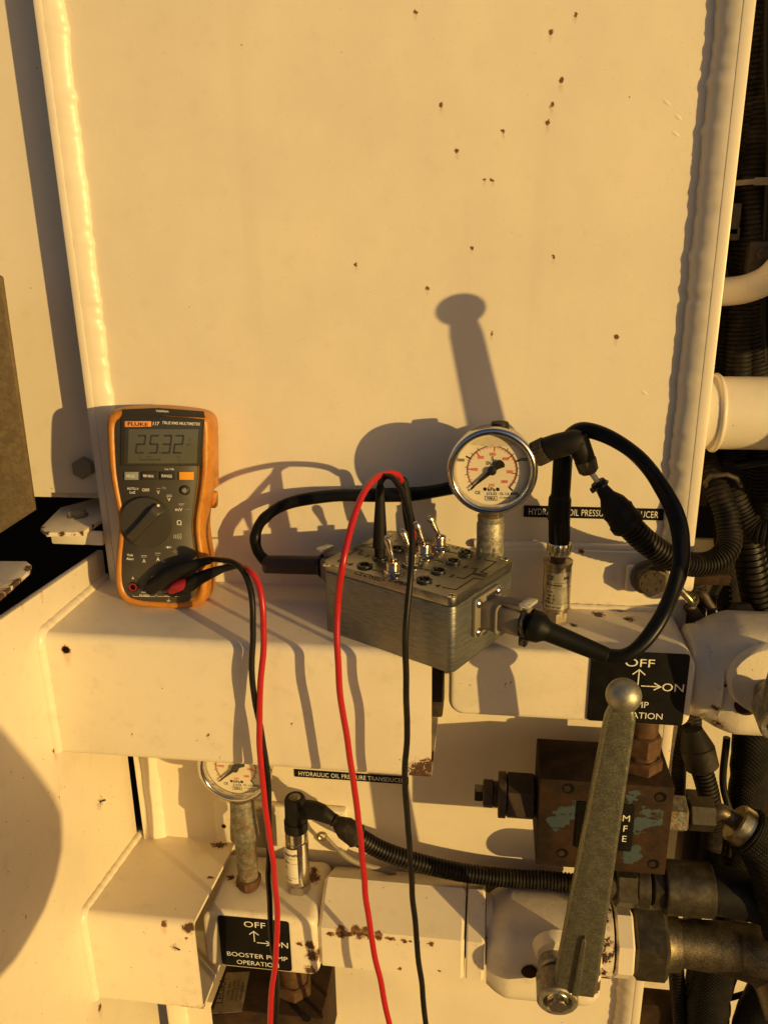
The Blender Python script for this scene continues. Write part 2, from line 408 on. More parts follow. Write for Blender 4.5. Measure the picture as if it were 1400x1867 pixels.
def glassm():
    g = NT('clear_glass'); t = g.t
    tr = t.nodes.new('ShaderNodeBsdfTransparent'); gl = t.nodes.new('ShaderNodeBsdfGlossy'); gl.inputs['Roughness'].default_value = .03
    lw = g.n('ShaderNodeLayerWeight', i_Blend=.5).outputs['Facing']; fr = g.n('ShaderNodeMath', operation='MULTIPLY_ADD', i_0=g.math('POWER', lw, 4.0), i_1=.5, i_2=.035); mx = t.nodes.new('ShaderNodeMixShader')
    t.links.new(fr.outputs[0], mx.inputs[0]); t.links.new(tr.outputs[0], mx.inputs[1]); t.links.new(gl.outputs[0], mx.inputs[2])
    t.links.new(mx.outputs[0], t.nodes['Material Output'].inputs[0]); return g.m
MT['glass'] = glassm()

# ================================================================== SETTING
g_ = B(); g_.box((0, 0, -151), (6000, 6000, 2)); struct('ground', g_, MT['ground'])

# ---- main wall panel with its two welded side flanges
XL, XR = -33.9, 16.1
P0 = (-9, 0, -30)
wall = thing('steel_wall', 'tall cream painted steel wall with small rust chips and welded side flanges', 'steel wall', P0)
chips = [(757, 20, 1), (1049, 25, .9), (1004, 57, 1), (1023, 146, 1.1), (804, 191, .9), (1006, 191, 1), (998, 223, 1.05), (917, 238, .85), (833, 274, .9),
         (883, 327, .7), (897, 327, .75), (860, 450, .75), (1009, 467, .85), (648, 481, .9), (779, 525, .9), (896, 608, .8), (1123, 614, 1.05)]
pts = [(at(x, y, 0), .17 * s) for x, y, s in chips]
mw = paint('cream_wall_paint', P0, pts=pts, speck=.22, dirt=.12, rough=.40, wall=1)
b = B(); b.box(((XL + XR) / 2, .3, -30), (XR - XL + .02, .6, 112)); obj('wall_panel', b, mw, wall)
mwf = paint('cream_flange_paint', P0, speck=.25, dirt=.15, rough=.34)
def weld(x0, sgn, z0, z1, r=1.45, seed=0, hh=1.10, am=.12):      # fillet bead between the panel and a flange, uneven like a hand weld
    b = B(); n = int((z1 - z0) / .22)
    def fn(u, v):
        z = z0 + (z1 - z0) * u; q = noise.noise(V((seed, z * .35, 0))); q2 = noise.noise(V((seed + 5, z * 1.3, 0))); q3 = noise.noise(V((seed + 9, z * 3.1, v * 2)))
        w_ = r * (1 + .10 * q + .10 * q2); h = hh + .03 * q2 + .02 * q
        a = v * math.pi / 2
        q4 = noise.noise(V((seed + 3, z * .8, 0))); bul = 1 + am * math.sin(2 * a) * (.8 * q2 + .9 * q4 + .35 * q3)
        return V((x0 + sgn * w_ * max(0, math.cos(a)) ** 1.25 * bul, -.01 - h * math.sin(a) ** 1.1 * (1 + .05 * q3 * math.sin(2 * a)), z))
    b.grid(fn, n, 8); return b
b = B(); b.box((XL - .35, 9.35, -30), (.7, 20.3, 112), .12); obj('side_flange', b, mwf, wall)
b = B(); b.box((XR + .43, 9.1, -30), (.86, 20.8, 112), .12); obj('side_flange', b, mwf, wall)
obj('weld_bead', weld(XL, 1, -86, 26, 1.45, 0, .72, .06), mwf, wall, ang=80)
obj('weld_bead', weld(XR, -1, -86, 26, 1.5, 3, 1.24, .07), mwf, wall, ang=80)
for x, y in ((1215, 186), (1236, 213), (1231, 243), (1174, 716)):     # paint runs
    p = at(x, y, 0); b = B(); b.M = Matrix.Translation(p) @ Matrix.Rotation(.6, 4, 'Y'); b.sphere((0, .02, 0), .3, 12, (1.3, .13, .5)); obj('paint_drip', b, mwf, wall)
# ---- plate to the left and behind
op = thing('rear_plate', 'flat cream steel plate set back left of the wall with a painted bolt', 'steel plate', (-45, 2.6, -20))
zb = at(60, 897, 2.4).z
b = B(); b.box((-50, 2.7, (zb + 26) / 2), (29.5, .6, 26 - zb)); obj('plate', b, paint('cream_plate_paint', (-45, 2.6, -20), speck=.3, dirt=.15, rough=.42), op)
p = at(152, 853, 1.9); b = B(); b.hexn(p + V((0, .5, 0)), (0, -1, 0), 1.02, .95, off=.5); obj('bolt', b, MT['boltpaint'], op)
b = B(); b.box((-50, 9.0, zb - .35), (29.5, 12, .6)); b.box((-50, 15.2, zb - 2.3), (29.5, .5, 4.2)); obj('return_flange', b, paint('cream_flange2', (-45, 2.6, -20), speck=.6, dirt=.5), op)
# bracket with horizontal bolt
zk = at(75, 965, -3).z
bk = thing('bolted_bracket', 'small cream bracket plate with rusty edge and bolt head, left of the multimeter', 'bracket', (-38, -1, zk))
pl = [atz(x, y, zk) for x, y in ((73, 962), (84, 971), (150, 970), (186, 946), (186, 905), (110, 925))]
bp = paint('bracket_paint', (-38, -1, zk), marks=[(pl[0], .6), (pl[1], .5), (atz(110, 972, zk), .6), (atz(130, 972, zk), .6), (pl[2], .6), (atz(170, 958, zk), .5)], speck=1, dirt=.4)
b = B(); b.prism([(q.x, q.y) for q in pl], zk - .42, zk, .07); obj('plate', b, bp, bk)
q = at(115, 985, -2.2); b = B(); b.box(((at(90, 970, -2.1).x + at(185, 970, -2.1).x) / 2, -1.85, zk - 1.1), (at(185, 970, -2.1).x - at(90, 970, -2.1).x, .5, 1.35), .2); obj('lip', b, mwf, bk)
p = atz(142, 941, zk); b = B(); b.hexn(p, (0, 0, 1), .82, .62, off=.2); b.cyl(p + V((0, 0, -.1)), p + V((0, 0, .12)), .95); obj('bolt', b, MT['boltpaint'], bk)
b = B(); b.hexn(p + V((0, 0, -2.1)), (0, 0, 1), .62, 1.3); obj('nut', b, MT['boltm'], bk)
# brown plate, near left edge of the frame
Yb = -7
pb = [at(x, y, Yb) for x, y in ((0, 505), (61, 932), (0, 972), (-160, 1070), (-190, 380))]
br = B(); br.M = frame((0, Yb, 0), (1, 0, 0), (0, -1, 0)); br.prism([(q.x, q.z) for q in pb], -.5, 0, .06)
tag(obj('brown_cover_plate', br, metal('brown_dull_plate', (.155, .108, .052), .6, met=.2, vary=.2, scale=220, bumpy=.3, dirt=(.09, .06, .03), dirtk=.4, spark=.08)), 'brown weathered steel plate at the left edge of the picture', 'steel plate')
zl = at(55, 1030, -9).z
pq = [atz(x, y, zl) for x, y in ((-150, 1022), (48, 1023), (57, 1030), (54, 1040), (0, 1088), (-150, 1200))]
br = B(); br.prism([(q.x, q.y) for q in pq], zl - .35, zl, .06)
tag(obj('rusty_corner_plate', br, paint('corner_plate_paint', marks=[(atz(40, 1060, zl), 1.5), (atz(20, 1078, zl), 1.5), (atz(57, 1035, zl), 1), (atz(0, 1088, zl), 1.6)], speck=1, dirt=.5)), 'cream plate corner with rusty edge sticking in above the left side plate', 'steel plate')

# ---- left side plate, running from the wall toward the viewer
XS = -35.45
sp_o = (XS, -15, -45)
side = thing('side_plate', 'large cream side plate at lower left in full sun', 'steel plate', sp_o)
top = [atx(x, y, XS) for x, y in ((188, 1003), (0, 1131))]
dy = (top[1] - top[0]) / (top[1].y - top[0].y); far = top[0] + dy * (-60 - top[0].y)
b = B(); b.M = frame((XS, 0, 0), (0, 1, 0), (1, 0, 0))
b.prism([(top[0].y, top[0].z), (far.y, far.z), (-60, -95), (-1.3, -95)], -.6, 0, .08)
mside = paint('cream_side_paint', sp_o, pts=[(atx(175, 1072, XS), .22), (atx(75, 1075, XS), .25), (atx(40, 1100, XS), .2), (atx(100, 1368, XS), .3), (atx(108, 1455, XS), .1), (atx(47, 1672, XS), .1), (atx(182, 1838, XS), .35), (atx(181, 1800, XS), .22)], speck=.5, dirt=.2)
obj('plate', b, mside, side)

# ---- guard channels welded to the side plate
def channel(name, label, x0, x1, z1, z0, yf, marks, seed, hole=None, group='bent sheet guards', drop=0.0):
    o = (x0, 0, z1); T = thing(name, label, 'guard', o, group); r = .75; t = .35
    def prof(inset):
        y, a, c, rr = yf + inset, z1 - inset, z0 + inset, r - inset; P = [(0, a - drop)]
        for k in range(7):
            q = math.pi / 2 * k / 6; P.append((y + rr - rr * math.sin(q), a - rr + rr * math.cos(q)))
        for k in range(7):
            q = math.pi / 2 * k / 6; P.append((y + rr - rr * math.cos(q), c + rr - rr * math.sin(q)))
        P.append((0, c)); return P
    b = B(); n = int((x1 - x0) / 1.2)
    outer, inner = prof(0), prof(t); k = len(outer); vs = []; fs = []
    for i in range(n + 1):
        x = x0 + (x1 - x0) * i / n
        for P in (outer, inner): vs += [V((x, p[0], p[1])) for p in P]
    for i in range(n):
        a = i * 2 * k
        for j in range(k - 1):
            fs.append((a + j, a + j + 1, a + 2 * k + j + 1, a + 2 * k + j)); fs.append((a + k + j, a + k + j + 1, a + 3 * k + j + 1, a + 3 * k + j))
    for a in (0, n * 2 * k):
        for j in range(k - 1): fs.append((a + j, a + j + 1, a + k + j + 1, a + k + j))
    b.add(vs, fs)
    mm = paint(name + '_paint' + str(seed), o, pts=marks[0], marks=marks[1], speck=.9, dirt=.25, rough=.42)
    obj('sheet', b, mm, T, ang=50)
    # weld seam to the side plate: along the top, down the front and below
    P = [V((XS + .05, 0, z1 - drop))] + [V((XS + .05, yf * .98 * u / 10, z1 - drop * (1 - u / 10))) for u in range(1, 10)] + [V((XS + .05, yf + .5, z1 - .05)), V((XS + .05, yf, z1 - .6))] + [V((XS + .05, yf, z1 - .6 + (z0 - z1 + 1) * u / 10)) for u in range(1, 11)]
    P = resample(cr_(P, 8), .16)
    b = B(); b.tube(P, lambda i, u: .46 * (1 + .16 * noise.noise(V((i * .16, seed, 0))) + .10 * noise.noise(V((i * .5, seed + 4, 0))) + .025 * math.sin(i * 1.0 + 3 * noise.noise(V((i * .05, 9, seed))))), 10); obj('weld_bead', b, mwf, T, ang=80)
    return T
A4 = lambda L_, Y: [(at(x, y, Y), r) for x, y, r in L_]
g1 = channel('upper_guard', 'long cream guard shelf that the multimeter stands on', XS, -3.85, -29.37, -40.72, -11.8,
    (A4([(120, 1185, .38), (240, 1338, .1), (380, 1340, .13), (531, 1320, .09), (160, 1160, .1), (400, 1380, .08)], -11.8), [(at(768, 1412, -11.8), 2.0), (at(783, 1400, -11.8), 1.3)] + [(V((-3.9, -9, -40.7)), 1.6)]), 1)
b = B(); p = at(120, 1185, -11.8); b.M = axis(p + V((0, .0, 0)), (0, -1, 0)); b.lathe([(.008, .0), (.01, .27), (.012, .30)], 16, caps=False); obj('drilled_hole', b, MT['hole'], g1)
g2 = channel('lower_guard', 'short cream guard shelf low at left with rusty corner', XS, atz(350, 1690, -57.2).x, -57.2, at(375, 1848, -12.4).z, -12.4,
    (A4([(298, 1686, .33), (344, 1686, .3), (262, 1700, .1), (340, 1712, .12)], -12.4), [(at(345, 1850, -12.4), 1.6), (at(365, 1852, -12.4), 1.6), (atz(400, 1545, -58.9), 1.2), (at(343, 1692, -12.4), 1.0), (V((-25.5, -6, -57.8)), .5)]), 2, drop=1.5)
# dead insects stuck to the paint
def gnat(px, py, pos, n, up, s):
    M = frame(pos, up, n)
    o = thing('dead_gnat', 'dead long-legged gnat stuck to the ' + px, 'insect', (0, 0, 0), 'dead gnats on the paint', M=M)
    b = B(); b.M = M; b.tube([(0, 0, .05), (.35 * s, -.18 * s, .06), (.75 * s, -.42 * s, .05)], lambda i, u: .035 + .05 * (u > .3) * s, 6); b.sphere((-.12 * s, .1 * s, .07), .08 * s, 8); obj('body', b, MT['black'], o)
    for k in range(6):
        a = 1.2 + k * .75 + random.uniform(-.2, .2); L_ = random.uniform(.6, 1.0) * s
        b = B(); b.M = M; b.tube([(0, 0, .06), (L_ * .5 * math.cos(a), L_ * .5 * math.sin(a), .16), (L_ * math.cos(a + .3), L_ * math.sin(a + .3), .02)], .014, 5); obj('leg', b, MT['boltm'], o)
gnat('left side plate beneath the long guard', 0, atx(183, 1462, XS + .02), (1, 0, 0), (0, 1, 0), 1.0)
gnat('front of the short lower guard', 0, at(320, 1728, -12.43), (0, -1, 0), (1, 0, 0), .55)

# ================================================================== UPPER MANIFOLD
def lozenge(x0, x1, z0, z1, r, rr, n=6):
    P = []
    for cx, cz, a0, q in ((x1 - rr, z0 + rr, -90, rr), (x1 - rr, z1 - rr, 0, rr), (x0 + r, z1 - r, 90, r), (x0 + r, z0 + r, 180, r)):
        for k in range(n + 1):
            a = math.radians(a0 + 90 * k / n); P.append((cx + q * math.cos(a), cz + q * math.sin(a)))
    return P
def plaque(T, cx0, cx1, z0, z1, Y, lines, arrows):
    M = frame(((cx0 + cx1) / 2, Y, (z0 + z1) / 2), (1, 0, 0), (0, -1, 0)); wx, wz = cx1 - cx0, z1 - z0
    b = B(); b.prism(lozenge(-wx / 2, wx / 2, -wz / 2, wz / 2, .25, .25, 3), 0, .14, .03, M=M); obj('backing_plate', b, MT['label'], T)
    b = B()
    for t, u, v, h, wd in lines: b.text(t, (u - .5) * wx, (.5 - v) * wz, h * wz, M, z=.16, wide=wd * wx if wd else None)
    for P in arrows: b.line([((u - .5) * wx, (.5 - v) * wz) for u, v in P], .09, .16, M)
    obj('lettering', b, MT['white'], T)
sgn = [('OFF', .52, .10, .115, .30), ('ON', .86, .46, .115, .22), ('BOOSTER PUMP', .52, .745, .088, .86), ('OPERATION', .52, .90, .088, .60)]
arr = [[(.5, .44), (.5, .24)], [(.44, .30), (.5, .235), (.56, .30)], [(.54, .46), (.73, .46)], [(.67, .415), (.735, .46), (.67, .505)]]
UM_Y = -9.3
x0, x1 = at(818, 1250, UM_Y).x, at(1266, 1250, UM_Y).x
z1, z0 = -30.06, at(1000, 1314, UM_Y).z
um = thing('upper_manifold', 'cream painted valve manifold block under the upper pressure gauge, with OFF ON plate', 'manifold', ((x0 + x1) / 2, -5, z0), 'valve manifold blocks')
b = B(); M_ = frame((0, 0, 0), (1, 0, 0), (0, -1, 0)); b.prism(lozenge(x0, x1, z0, z1, 1.2, .9), .8, 9.3, .45, 4, M=M_)
um_o = ((x0 + x1) / 2, -5, z0)
marks = [(at(x, y, UM_Y + .1), r) for x, y, r in ((1262, 1170, .5), (1266, 1200, .5), (838, 1303, .35), (1240, 1135, .5))] + [(atz(x, y, z1), r) for x, y, r in ((1185, 1103, .7), (1130, 1112, .9), (1090, 1120, .9), (1150, 1130, .8), (1045, 1140, .6))]
obj('body', b, paint('upper_manifold_paint', um_o, marks=marks, pts=[(at(921, 1247, UM_Y), .11), (at(930, 1245, UM_Y), .08)], speck=1.8, fine=2.5, dirt=.35), um)
pa, pb_ = at(1078, 1192, UM_Y), at(1243, 1322, UM_Y)
plaque(um, pa.x, pb_.x, pb_.z, at(1078, 1184, UM_Y).z, UM_Y - .02, [('OFF', .50, .14, .11, .30), ('ON', .86, .46, .11, .22), ('PUMP', .50, .725, .088, .26), ('OPERATION', .50, .88, .088, .57)], arr)
b = B(); b.box((x0 - 1.4, -5.5, -35), (1.6, 3, 6), .2); b.box((x0 - 2.6, -5.0, -35.8), (1.6, 4.6, 5), .3); obj('end_plug', b, MT['boltm'], um)
# mounting bar across the wall
zb1, zb0 = at(1080, 1004, -.8).z, -30.2
b = B(); b.box(((-1.5 + XR - .6) / 2 + 2.0, -.45, (zb1 + zb0) / 2), (XR - .9 + 1.5 - 1, .9, zb1 - zb0), .18)
b2 = B(); P = [V((-1 + i * .3, -.25, zb1 + .1 + .08 * noise.noise(V((i * .5, 0, 0))))) for i in range(56)]; b2.tube(P, lambda i, u: .38 + .06 * noise.noise(V((i * .8, 3, 0))), 8)
mb = thing('mounting_bar', 'flat cream mounting bar welded to the wall behind the upper pressure sensor', 'mounting bar', (8, 0, zb0), 'manifold mounting bars')
mbp = paint('bar_paint', (8, 0, zb0), marks=[(at(1190, 1003, -.8), .9), (at(1215, 1005, -.8), .8), (at(1060, 1006, -.8), .4)], speck=1.2, dirt=.3)
obj('bar', b, mbp, mb); obj('weld_bead', b2, mbp, mb, ang=80)
b = B(); P = [V((3 + i * .3, -1.0, -30.0 + .05 * noise.noise(V((i * .5, 7, 0))))) for i in range(42)]; b.tube(P, lambda i, u: .3 + .05 * noise.noise(V((i * .8, 5, 0))), 8); obj('weld_bead', b, mbp, mb, ang=80)
# bolt plate on the bar
q0, q1 = at(1143, 1030, -1.4), at(1262, 1080, -1.4)
bt = thing('bolt_plate', 'cream bolt plate with large dark hex bolt beside the looped cable', 'bolt plate', ((q0.x + q1.x) / 2, -1.2, q1.z))
b = B(); b.box(((q0.x + q1.x) / 2, -1.35, (q0.z + q1.z) / 2), (q1.x - q0.x, .8, q0.z - q1.z), .22); obj('plate', b, paint('boltplate_paint', (0, 0, 0), speck=1.2, dirt=.45), bt)
p = at(1186, 1057, -2.3); p.y = -1.7
b = B(); b.hexn(p, (0, -1, 0), 1.38, 1.15, off=.5); b.cyl(p + V((0, -1.1, 0)), p + V((0, -1.22, 0)), 1.05, n=32)
for k in range(6):
    a = k * math.pi / 3 + .2; b.box((p.x + .75 * math.cos(a), p.y - 1.24, p.z + .75 * math.sin(a)), (.10, .06, .28))
obj('bolt', b, MT['boltm'], bt)
b = B(); b.cyl(p + V((0, .15, 0)), p + V((0, -.12, 0)), 1.6, n=28); obj('washer', b, MT['boltpaint'], bt)

# wall label strips
def strip(x0, y0, x1, y1, label, group):
    a, c = at(x0, y0, -.05), at(x1, y1, -.05); h = 1.02 if y0 < 1000 else .86
    M = frame((a + c) / 2, (1, 0, 0), (0, -1, 0)); L_ = (c - a).length
    T = thing('label_strip', label, 'label', (a + c) / 2, group, M=M)
    b = B(); b.box((0, 0, .02), (L_ + .3, h, .04), M=M); obj('backing_strip', b, MT['label'], T)
    b = B(); b.text('HYDRAULIC OIL PRESSURE TRANSDUCER', 0, 0, h * .56, M, z=.05, wide=L_ - .55, space=1.05); obj('lettering', b, MT['white'], T)
strip(958, 932, 1206, 938, 'black strip lettered HYDRAULIC OIL PRESSURE TRANSDUCER, the upper one behind the cable', 'transducer label strips')
strip(540, 1413, 742, 1420, 'black strip lettered HYDRAULIC OIL PRESSURE TRANSDUCER, the lower one under the guard', 'transducer label strips')

# ================================================================== GAUGES
def gauge(cx, cy, Y, base, label, lower=False):
    c = at(cx, cy, Y); M = frame(c, (1, 0, 0), (0, -1, 0)); k = 1.0
    T = thing('pressure_gauge', label, 'gauge', c + V((0, 1.5, -3.4)), 'liquid filled pressure gauges')
    R_ = 3.43
    b = B(); b.M = M; b.lathe([(-3.0, 2.3), (-2.9, 3.0), (-2.6, 3.18), (-.8, 3.2), (-.75, 3.3), (-.68, 3.3)], 56)
    b.lathe([(-3.5, 1.2), (-3.2, 1.5), (-2.9, 1.6)], 32); obj('case', b, MT['chrome'], T)
    if not lower:
        b = B(); b.cyl(c + V((.5, 1.7, 3.0)), c + V((.5, 1.7, 3.5)), .75, .65, 24); obj('filler_plug', b, MT['rubber'], T)
    b = B(); b.M = M
    b.lathe([(-.75, 3.25), (-.7, 3.40), (-.45, 3.45), (-.2, 3.44), (0, 3.38), (.12, 3.22), (.15, 3.05), (.08, 2.92), (-.1, 2.86), (-.42, 2.80), (-.5, 2.78)], 72, caps=False)
    obj('bezel', b, MT['chrome'], T, ang=60)
    b = B(); b.M = M; b.lathe([(-.62, 2.82), (-.6, 2.80)], 56); obj('dial', b, MT['dialc'], T)
    D = M @ Matrix.Translation((0, 0, -.59)) @ Matrix.Scale(1.12, 4, (1, 0, 0)) @ Matrix.Scale(1.12, 4, (0, 1, 0)); kk = 2.62 / 2.75
    blk = B(); rd = B()
    def ang(f): return math.radians(225 - 270 * f)
    def tick(bb, f, r0, r1, wd):
        a = ang(f); bb.line([(r0 * math.cos(a), r0 * math.sin(a)), (r1 * math.cos(a), r1 * math.sin(a))], wd, 0.0, D)
    ro = 1.70
    blk.line([(ro * math.cos(ang(i / 72)), ro * math.sin(ang(i / 72))) for i in range(73)], .045, 0, D)
    rd.line([((ro - .07) * math.cos(ang(i / 72)), (ro - .07) * math.sin(ang(i / 72))) for i in range(73)], .03, 0, D)
    for i in range(17): tick(blk, i / 16, ro, ro + .16, .04)
    for f in (0, .27, .75, 1.0): tick(blk, f, ro + .02, ro + .28, .11)
    for i in range(29): tick(rd, i / 29, ro - .2, ro - .06, .025)
    for i in range(6): tick(rd, i * 5 / 29, ro - .34, ro - .06, .085)
    for t, f in (('1000', 5 / 29), ('2000', 10 / 29), ('3000', .5), ('4000', 19.5 / 29), ('5000', 24.6 / 29), ('5800', 1.0)):
        a = ang(f); r = 1.2 if t != '3000' else 1.13
        rd.text(t, r * math.cos(a), r * math.sin(a) + (.06 if t == '5800' else 0), .21, D, z=0, wide=.46, bold=.03)
    rd.text('psi', 0, -1.02, .25, D, z=0, bold=.02)
    for t, x, y, h, wd in (('10000', -2.15, .68, .19, .52), ('20000', 2.1, .80, .19, .50), ('40000', 1.55, -1.63, .19, .52), ('0', -1.55, -1.45, .17, None), ('S', 0, .83, .26, None), ('EN 837', 0, .5, .22, .82),
            ('kPa', 0, -1.36, .25, None), ('CE', -.95, -1.62, .2, None), ('213.53', 0, -1.68, .17, None), ('CL 1.6', .88, -1.66, .16, None), ('WIKA', -.02, -2.02, .19, .6), ('P1 = 38500 kPa', .95, -1.95, .08, .72)):
        blk.text(t, x, y, h * 1.08, D, z=0, wide=wd, bold=.03)
    blk.line([(-.42, -1.87), (.38, -1.87), (.38, -2.16), (-.42, -2.16), (-.42, -1.87)], .035, 0, D)
    for x in (-.45, .42):
        blk.add([(x + .13 * math.cos(a * .3927), -1.36 + .13 * math.sin(a * .3927), 0.002) for a in range(16)], [tuple(range(16))], D)
    obj('dial_marking', blk, MT['black'], T); obj('scale_marking', rd, MT['redprint'], T)
    b = B(); vs = []
    for i in range(17):
        x = -1.5 + 3 * i / 16; vs.append((x, 1.66 + .12 * (x / 1.5) ** 2, .02))
    for i in range(17):
        x = 1.5 - 3 * i / 16; vs.append((x, math.sqrt(max(0, 2.36 ** 2 - (x * 1.0) ** 2)), .02))
    b.add(vs, [tuple(range(34))], D); obj('air_bubble', b, MT['bubble'], T)
    # needle
    b = B(); a = math.radians(222); N = D @ Matrix.Translation((0, 0, .22)) @ Matrix.Rotation(a, 4, 'Z')
    b.prism([(0, -.15), (1.85, -.05), (1.95, 0), (1.85, .05), (0, .15)], 0, .03, M=N)
    b.prism([(0, -.16), (0, .16), (-.4, .17), (-.82, .34), (-.95, .2), (-.99, 0), (-.95, -.2), (-.82, -.34), (-.4, -.17)][::-1], 0, .04, M=N)
    b.lathe([(-.15, .30), (.1, .30), (.14, .25)], 24, N); obj('needle', b, MT['black'], T)
    b = B(); b.M = M; b.lathe([(-.13, 2.87), (-.115, 2.86)], 56); obj('glass', b, MT['glass'], T)
    # neck and fitting
    st = V((c.x, c.y + 1.5, c.z - 3.1)); zbz = base
    b = B(); b.box((st.x, st.y, st.z - .45), (1.25, 1.25, 1.1), .12); obj('stem', b, MT['brass'] if not lower else MT['stick'], T)
    H = st.z - .85 - zbz
    if not lower:
        b = B(); b.lathe([(0, .98), (.1, 1.02), (.5, 1.05), (.55, .92)][::1], 28, axis(V((st.x, st.y, st.z - 1.35)), (0, 0, 1))); obj('sealing_ring', b, MT['galv'], T)
        b = B(); A_ = axis(V((st.x, st.y, zbz)), (0, 0, 1)); b.lathe([(0, .85), (H - 3.0, .85), (H - 2.9, 1.05), (H - .7, 1.1), (H - .45, 1.0), (H - .45, .6)], 28, A_); b.hexn((st.x, st.y, zbz + H - 3.9), (0, 0, 1), 1.12, 1.5, 6, .3)
        obj('pipe_fitting', b, MT['galv'], T)
    else:
        A_ = axis(V((st.x, st.y, zbz)), (0, 0, 1))
        b = B(); b.lathe([(1.6, .98), (H - 5.0, 1.02), (H - 4.4, 1.38), (H - 3.2, 1.32), (H - 2.0, 1.2), (H - .9, 1.15), (H - .7, 1.12), (H - .15, 1.16), (H, 1.1), (H, .6)], 28, A_); obj('pipe_fitting', b, MT['galvrust'], T)
        b = B(); b.lathe([(-.3, .85), (.5, .9), (.55, 1.1), (1.5, 1.12), (1.6, .98)], 28, A_); b.hexn((st.x, st.y, zbz + .6), (0, 0, 1), 1.25, .9); obj('hex_adapter', b, MT['rustbrass'], T)
    return T, st
gauge(897, 861, -6.5, -30.2, 'round steel pressure gauge upper right of the grey switch box')
gauge(426, 1407, -6.5, -59.8, 'round steel pressure gauge half hidden under the guard shelf', True)

# ================================================================== PRESSURE SENSORS
def knurl(b, p, q, r, n=40, dep=.05):
    p, q = V(p), V(q); A = axis(p, q - p); L_ = (q - p).length; vs = []; fs = []
    rows = [0, .12, L_ - .12, L_]
    for i, t in enumerate(rows):
        for k in range(n):
            a = 2 * math.pi * k / n; rr = r - (dep if k % 2 else 0) - (.06 if i in (0, 3) else 0); vs.append((rr * math.cos(a), rr * math.sin(a), t))
    for i in range(3):
        for k in range(n): fs.append((i * n + k, i * n + (k + 1) % n, (i + 1) * n + (k + 1) % n, (i + 1) * n + k))
    fs += [tuple(range(n))[::-1], tuple(3 * n + k for k in range(n))]; b.add(vs, fs, A)
SY = -3.6
sb = at(1013, 1128, SY); stp = at(1016, 1020, SY); sx = (sb.x + stp.x) / 2; Z0 = -30.1; Zt = stp.z
us = thing('pressure_sensor', 'steel pressure sensor with foil label standing right of the switch box', 'pressure sensor', (sx, SY, Z0), 'pressure sensors on the manifolds')
A_ = axis(V((sx, SY, Z0)), (0, 0, 1)); H = Zt - Z0
b = B(); b.lathe([(0, .78), (.5, .78), (.52, .98), (1.2, .98), (1.3, 1.12), (H - .35, 1.14), (H - .3, 1.2), (H - .05, 1.2), (H, 1.1)], 36, A_); obj('body', b, MT['can'], us, ang=30)
b = B(); b.hexn((sx, SY, Z0 + .1), (0, 0, 1), 1.12, 1.0); obj('hex_base', b, MT['can'], us)
b = B(); b.lathe([(H, .6), (H + .55, .6)], 24, A_); obj('threaded_neck', b, MT['rustbrass'], us)
def curved_label(T, x, y, z0, z1, r, a0, a1, mat, lines, name='sticker'):
    b = B(); b.grid(lambda u, v: V((x + r * math.sin(a0 + (a1 - a0) * u), y - r * math.cos(a0 + (a1 - a0) * u), z0 + (z1 - z0) * v)), 14, 1); obj(name, b, mat, T)
    b = B()
    for t, u, v, h in lines:
        vs, fs = text_geo(t, 0, .03); kk = h * 1.15 / .7; xs0 = min(q.x for q in vs)
        b.add([(x + (r + .02) * math.sin(a0 + (u * (a1 - a0)) + (q.x - xs0) * kk / r), y - (r + .02) * math.cos(a0 + u * (a1 - a0) + (q.x - xs0) * kk / r), z0 + (z1 - z0) * (1 - v) + q.y * kk) for q in vs], fs)
    for v in (.28, .42, .85):
        b.grid(lambda u, w_: V((x + (r + .015) * math.sin(a0 + (a1 - a0) * (.05 + .9 * u)), y - (r + .015) * math.cos(a0 + (a1 - a0) * (.05 + .9 * u)), z0 + (z1 - z0) * (1 - v) + w_ * .03)), 12, 1)
    obj('lettering', b, MT['black'], T)
curved_label(us, sx, SY, Z0 + 1.5, Zt - .75, 1.165, -1.0, 1.25, MT['foil'], [('CE', .08, .2, .32), ('EMC', .62, .18, .2), ('DRUCKMESSER', .06, .36, .12), ('In : 0', .1, .55, .15), ('Out: 4', .1, .65, .15), ('Ub : 15', .1, .75, .15), ('P.Nr: 7', .06, .84, .15), ('Made in Germany', .06, .96, .11)])
# upper connector + black cable loop to the box
nk = V((sx, SY, Zt + .5)); n2 = at(1016, 988, SY); n3 = at(1018, 958, SY); n4 = at(1021, 915, SY); n5 = at(1026, 832, SY)
cb = thing('patch_cable', 'thick black patch cable looping from the upper sensor down to the switch box', 'cable', nk)
b = B(); knurl(b, nk, V((sx, SY, n2.z)), .98); obj('coupling_nut', b, MT['nickel'], cb)
b = B(); knurl(b, (sx, SY, n2.z), (n3.x, SY, n3.z + .9), .86, 26, .09); obj('connector_body', b, MT['rubber'], cb)
b = B(); b.tube(cr_([V((n3.x, SY, n3.z + .5)), V((n3.x, SY, n3.z + 2.0)), V((n4.x, SY, n4.z + .6)), V(((n4.x + n5.x) / 2, SY - .1, (n4.z + n5.z) / 2)), n5 + V((0, -.1, 0))], 6), lambda i, u: .90 if u < .36 else (.90 - .15 * min(1, (u - .36) / .15)), 20); obj('shrink_sleeve', b, MT['sleeve'], cb)
